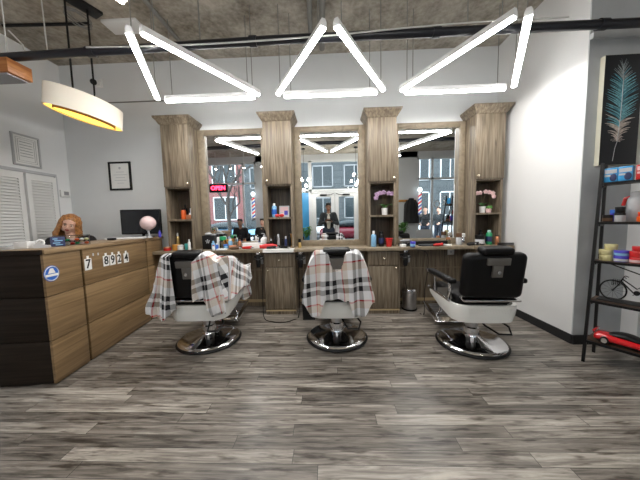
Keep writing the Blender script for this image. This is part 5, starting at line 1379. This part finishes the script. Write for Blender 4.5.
# barber poles
def pole(x, y, z, label):
    t = thing('barber_pole', label, 'barber pole', (x, y, z), 0, 'striped barber poles')
    b = MB(); b.lathe([(.055, .1), (.055, .78)], seg=28); b.build('striped_cylinder', 'pole', t)
    b = MB(); b.lathe([(0, 0), (.04, .0), (.075, .03), (.075, .09), (.06, .1), (0, .1)], seg=24); b.lathe([(.06, .78), (.075, .79), (.075, .84), (.05, .86), (0, .86)], seg=24); b.box(-.02, .02, -.14, -.05, .03, .07); b.box(-.02, .02, -.14, -.05, .79, .83); b.build('caps', 'chrome', t)
    b = MB(); b.ball((0, 0, .93), .075, 20); b.build('lamp_globe', 'pole_top', t)
pole(-2.62, YF+.17, 1.28, 'striped barber pole seen in the left mirror beside the grey pillar')
pole(3.13, YF+.17, 1.28, 'striped barber pole seen in the right mirror beside the hanging jacket')
# neon sign
t = thing('neon_sign', 'black board with red neon OPEN lettering in the front window', 'sign', (-3.88, YF+.04, 2.30))
b = MB(); b.box(-.33, .33, 0, .03, 0, .30, .01); b.build('board', 'black', t)
text_mesh('neon_lettering', 'OPEN', .20, 'neon', t, (0, -.012, .15), (PI/2, 0, 0), .006, bold=.006)
text_mesh('neon_lettering_rear', 'OPEN', .20, 'neon', t, (0, .042, .15), (PI/2, 0, 0), .006, bold=.006)
t = thing('window_film', 'bright cyan printed film on glass beside the doors, seen in middle mirror', 'poster', (-.815, YF-.05, .5))
b = MB(); b.box(-.15, .15, 0, .006, 0, 1.72); b.build('film', 'cyan', t, smooth=False)
t = thing('window_lettering', 'round white window lettering on the right front window', 'sign', (3.95, YF-.045, 1.75))
b = MB(); b.tube([(-.15+.1*math.cos(k*PI/10), 0, -.03+.1*math.sin(k*PI/10)) for k in range(20)], .017, 6, closed=True); b.tube([(.05, 0, -.08), (.22, 0, .12)], .017, 6); b.tube([(.05, 0, .12), (.22, 0, -.08)], .017, 6); b.tube([(-.05, 0, .19), (.12, 0, .22)], .014, 6); b.build('letters', 'paper', t)
# ================================================================== STREET
def ext(name, x0, x1, y0, y1, z0, z1, m, label, cat):
    b = MB(); b.box(x0, x1, y0, y1, z0, z1); o = b.build(name, m, smooth=False); return tag(o, label, cat)
b = MB(); b.box(-30, 30, -6.2, YF-.12, -.2, -.03); struct(b.build('ground_sidewalk', 'sidewalk', smooth=False))
b = MB(); b.box(-40, 40, -30, -6.2, -.3, -.12); struct(b.build('ground_street', 'asphalt', smooth=False))
def building(x0, x1, h, m, gm, label, nx, nz, fr='front_white', y=-17, z0=1.0):
    t = thing('building', label, 'building', ((x0+x1)/2, y, -.12)); w = (x1-x0)/2
    b = MB(); b.box(-w, w, -6, 0, 0, h); b.box(-w-.1, w+.1, -6, .15, h, h+.3); b.build('walls', m, t, smooth=False)
    for i in range(nx):
        for k in range(nz):
            cx_ = -w+(i+.5)*2*w/nx; cz = z0+(k+.5)*(h-z0)/nz; ww = .33*2*w/nx; hh = .34*(h-z0)/nz
            b = MB(); b.box(cx_-ww, cx_+ww, 0, .06, cz-hh, cz-hh+.1); b.box(cx_-ww, cx_+ww, 0, .06, cz+hh-.1, cz+hh); b.box(cx_-ww, cx_-ww+.1, 0, .06, cz-hh, cz+hh); b.box(cx_+ww-.1, cx_+ww, 0, .06, cz-hh, cz+hh); b.box(cx_-.04, cx_+.04, 0, .05, cz-hh, cz+hh)
            f = b.build('window', fr, t, smooth=False); b = MB(); b.box(cx_-ww+.1, cx_+ww-.1, .01, .03, cz-hh+.1, cz+hh-.1); b.build('pane', gm, f, smooth=False)
building(-26, -8.2, 11, 'brick_pink', 'facade_glass', 'pink brick building across the street, seen in the left mirror', 5, 3)
building(-8.0, 7, 13, 'facade_blue', 'facade_glass', 'blue-grey building across the street, seen in the middle mirror', 5, 4, 'grey')
building(7.2, 24, 11, 'facade_blue', 'facade_glass', 'blue-grey building across the street, seen in the right mirror', 6, 3, 'front_white')
def car(loc, rz, m, label):
    global t
    t = thing('parked_car', label, 'car', loc, rz, 'cars parked on the street')
    car_body(4.4, .9, [(-2.15, .75, .35, .75, .7), (-2.0, .85, .25, .92, .75), (-1.2, .88, .22, .98, .78), (0, .89, .22, .97, .78), (1.0, .88, .22, .94, .76), (1.9, .85, .25, .78, .7), (2.15, .7, .35, .62, .6)], m, 'body')
    car_body(4.4, .9, [(-1.7, .7, .9, .98, .6), (-1.1, .74, .9, 1.36, .58), (0.0, .75, .9, 1.42, .58), (.6, .74, .88, 1.28, .56), (1.2, .66, .86, .94, .56)], 'facade_glass', 'cabin')
    for x in (-1.35, 1.35):
        for s in (-1, 1):
            b = MB(); b.cyl((x, s*.66, .32), (x, s*.89, .32), .32, seg=26); w_ = b.build('wheel', 'black', t); b = MB(); b.cyl((x, s*.89, .32), (x, s*.905, .32), .19, seg=18); b.build('hubcap', 'chrome', w_)
car((1.6, -7.6, -.12), 0, 'maroon', 'dark red car parked outside, seen through the right glass door')
car((-5.6, -7.5, -.12), .0, 'skyblue', 'light blue car parked outside, seen low in the left mirror')
car((6.8, -7.8, -.12), .0, 'lgrey', 'silver car parked outside, seen in the right mirror')
car((-1.6, -11.5, -.12), .0, 'plastic_white', 'white car on the far side of the street')
# street tree
t = thing('bare_tree', 'bare grey tree on sidewalk, seen in the left mirror', 'tree', (-4.75, -4.6, -.03))
b = MB(); rr = random.Random(12)
b.tube([(0, 0, 0), (.03, 0, 1.0), (-.02, 0, 2.0), (.05, 0, 2.7)], [.10, .09, .08, .07], 10)
def br(p, d, L_, r, n):
    q = p+d*L_; m_ = p+d*L_*.5+Vector((rr.uniform(-.1, .1), rr.uniform(-.1, .1), .03))*L_; b.tube([p, m_, q], [r, r*.8, r*.6], 7)
    if n > 0:
        for k in range(3):
            d2 = (d+Vector((rr.uniform(-.8, .8), rr.uniform(-.5, .5), rr.uniform(-.1, .6)))).normalized(); br(q if k else m_, d2, L_*.75, r*.6, n-1)
br(Vector((-.02, 0, 2.0)), Vector((-.5, .1, .85)).normalized(), 1.0, .055, 3); br(Vector((.05, 0, 2.65)), Vector((.5, 0, .85)).normalized(), 1.0, .06, 3); br(Vector((.02, 0, 1.5)), Vector((.6, .1, .7)).normalized(), .9, .05, 3); br(Vector((.05, 0, 2.7)), Vector((-.15, .1, 1)).normalized(), 1.1, .055, 3)
b.build('trunk_and_branches', 'bark', t)

# ================================================================== LIGHT AND CAMERA
w = bpy.data.worlds.new('overcast_sky'); scene.world = w; w.use_nodes = True
bg = w.node_tree.nodes['Background']; bg.inputs[0].default_value = (.88, .94, 1.0, 1); bg.inputs[1].default_value = 4.0
cam = bpy.data.cameras.new('camera'); co = bpy.data.objects.new('camera', cam); C.objects.link(co)
F, yaw, pitch, roll = 251.01, .0359, .0794, -.0216
cy, sy, cp, sp, cr, sr = math.cos(yaw), math.sin(yaw), math.cos(pitch), math.sin(pitch), math.cos(roll), math.sin(roll)
f = Vector((-sy*cp, cy*cp, -sp)); r = Vector((cy, sy, 0)); u = r.cross(f); r2 = cr*r+sr*u; u2 = -sr*r+cr*u
co.matrix_world = Matrix(((r2.x, u2.x, -f.x, 0), (r2.y, u2.y, -f.y, 0), (r2.z, u2.z, -f.z, 1.25), (0, 0, 0, 1)))
cam.sensor_width = 36; cam.sensor_fit = 'HORIZONTAL'; cam.lens = F/640*36; cam.clip_start = .02; cam.clip_end = 200
scene.camera = co
scene.view_settings.view_transform = 'Standard'; scene.view_settings.look = 'None'; scene.view_settings.gamma = 1; scene.view_settings.use_curve_mapping = False
scene.view_settings.exposure = .45
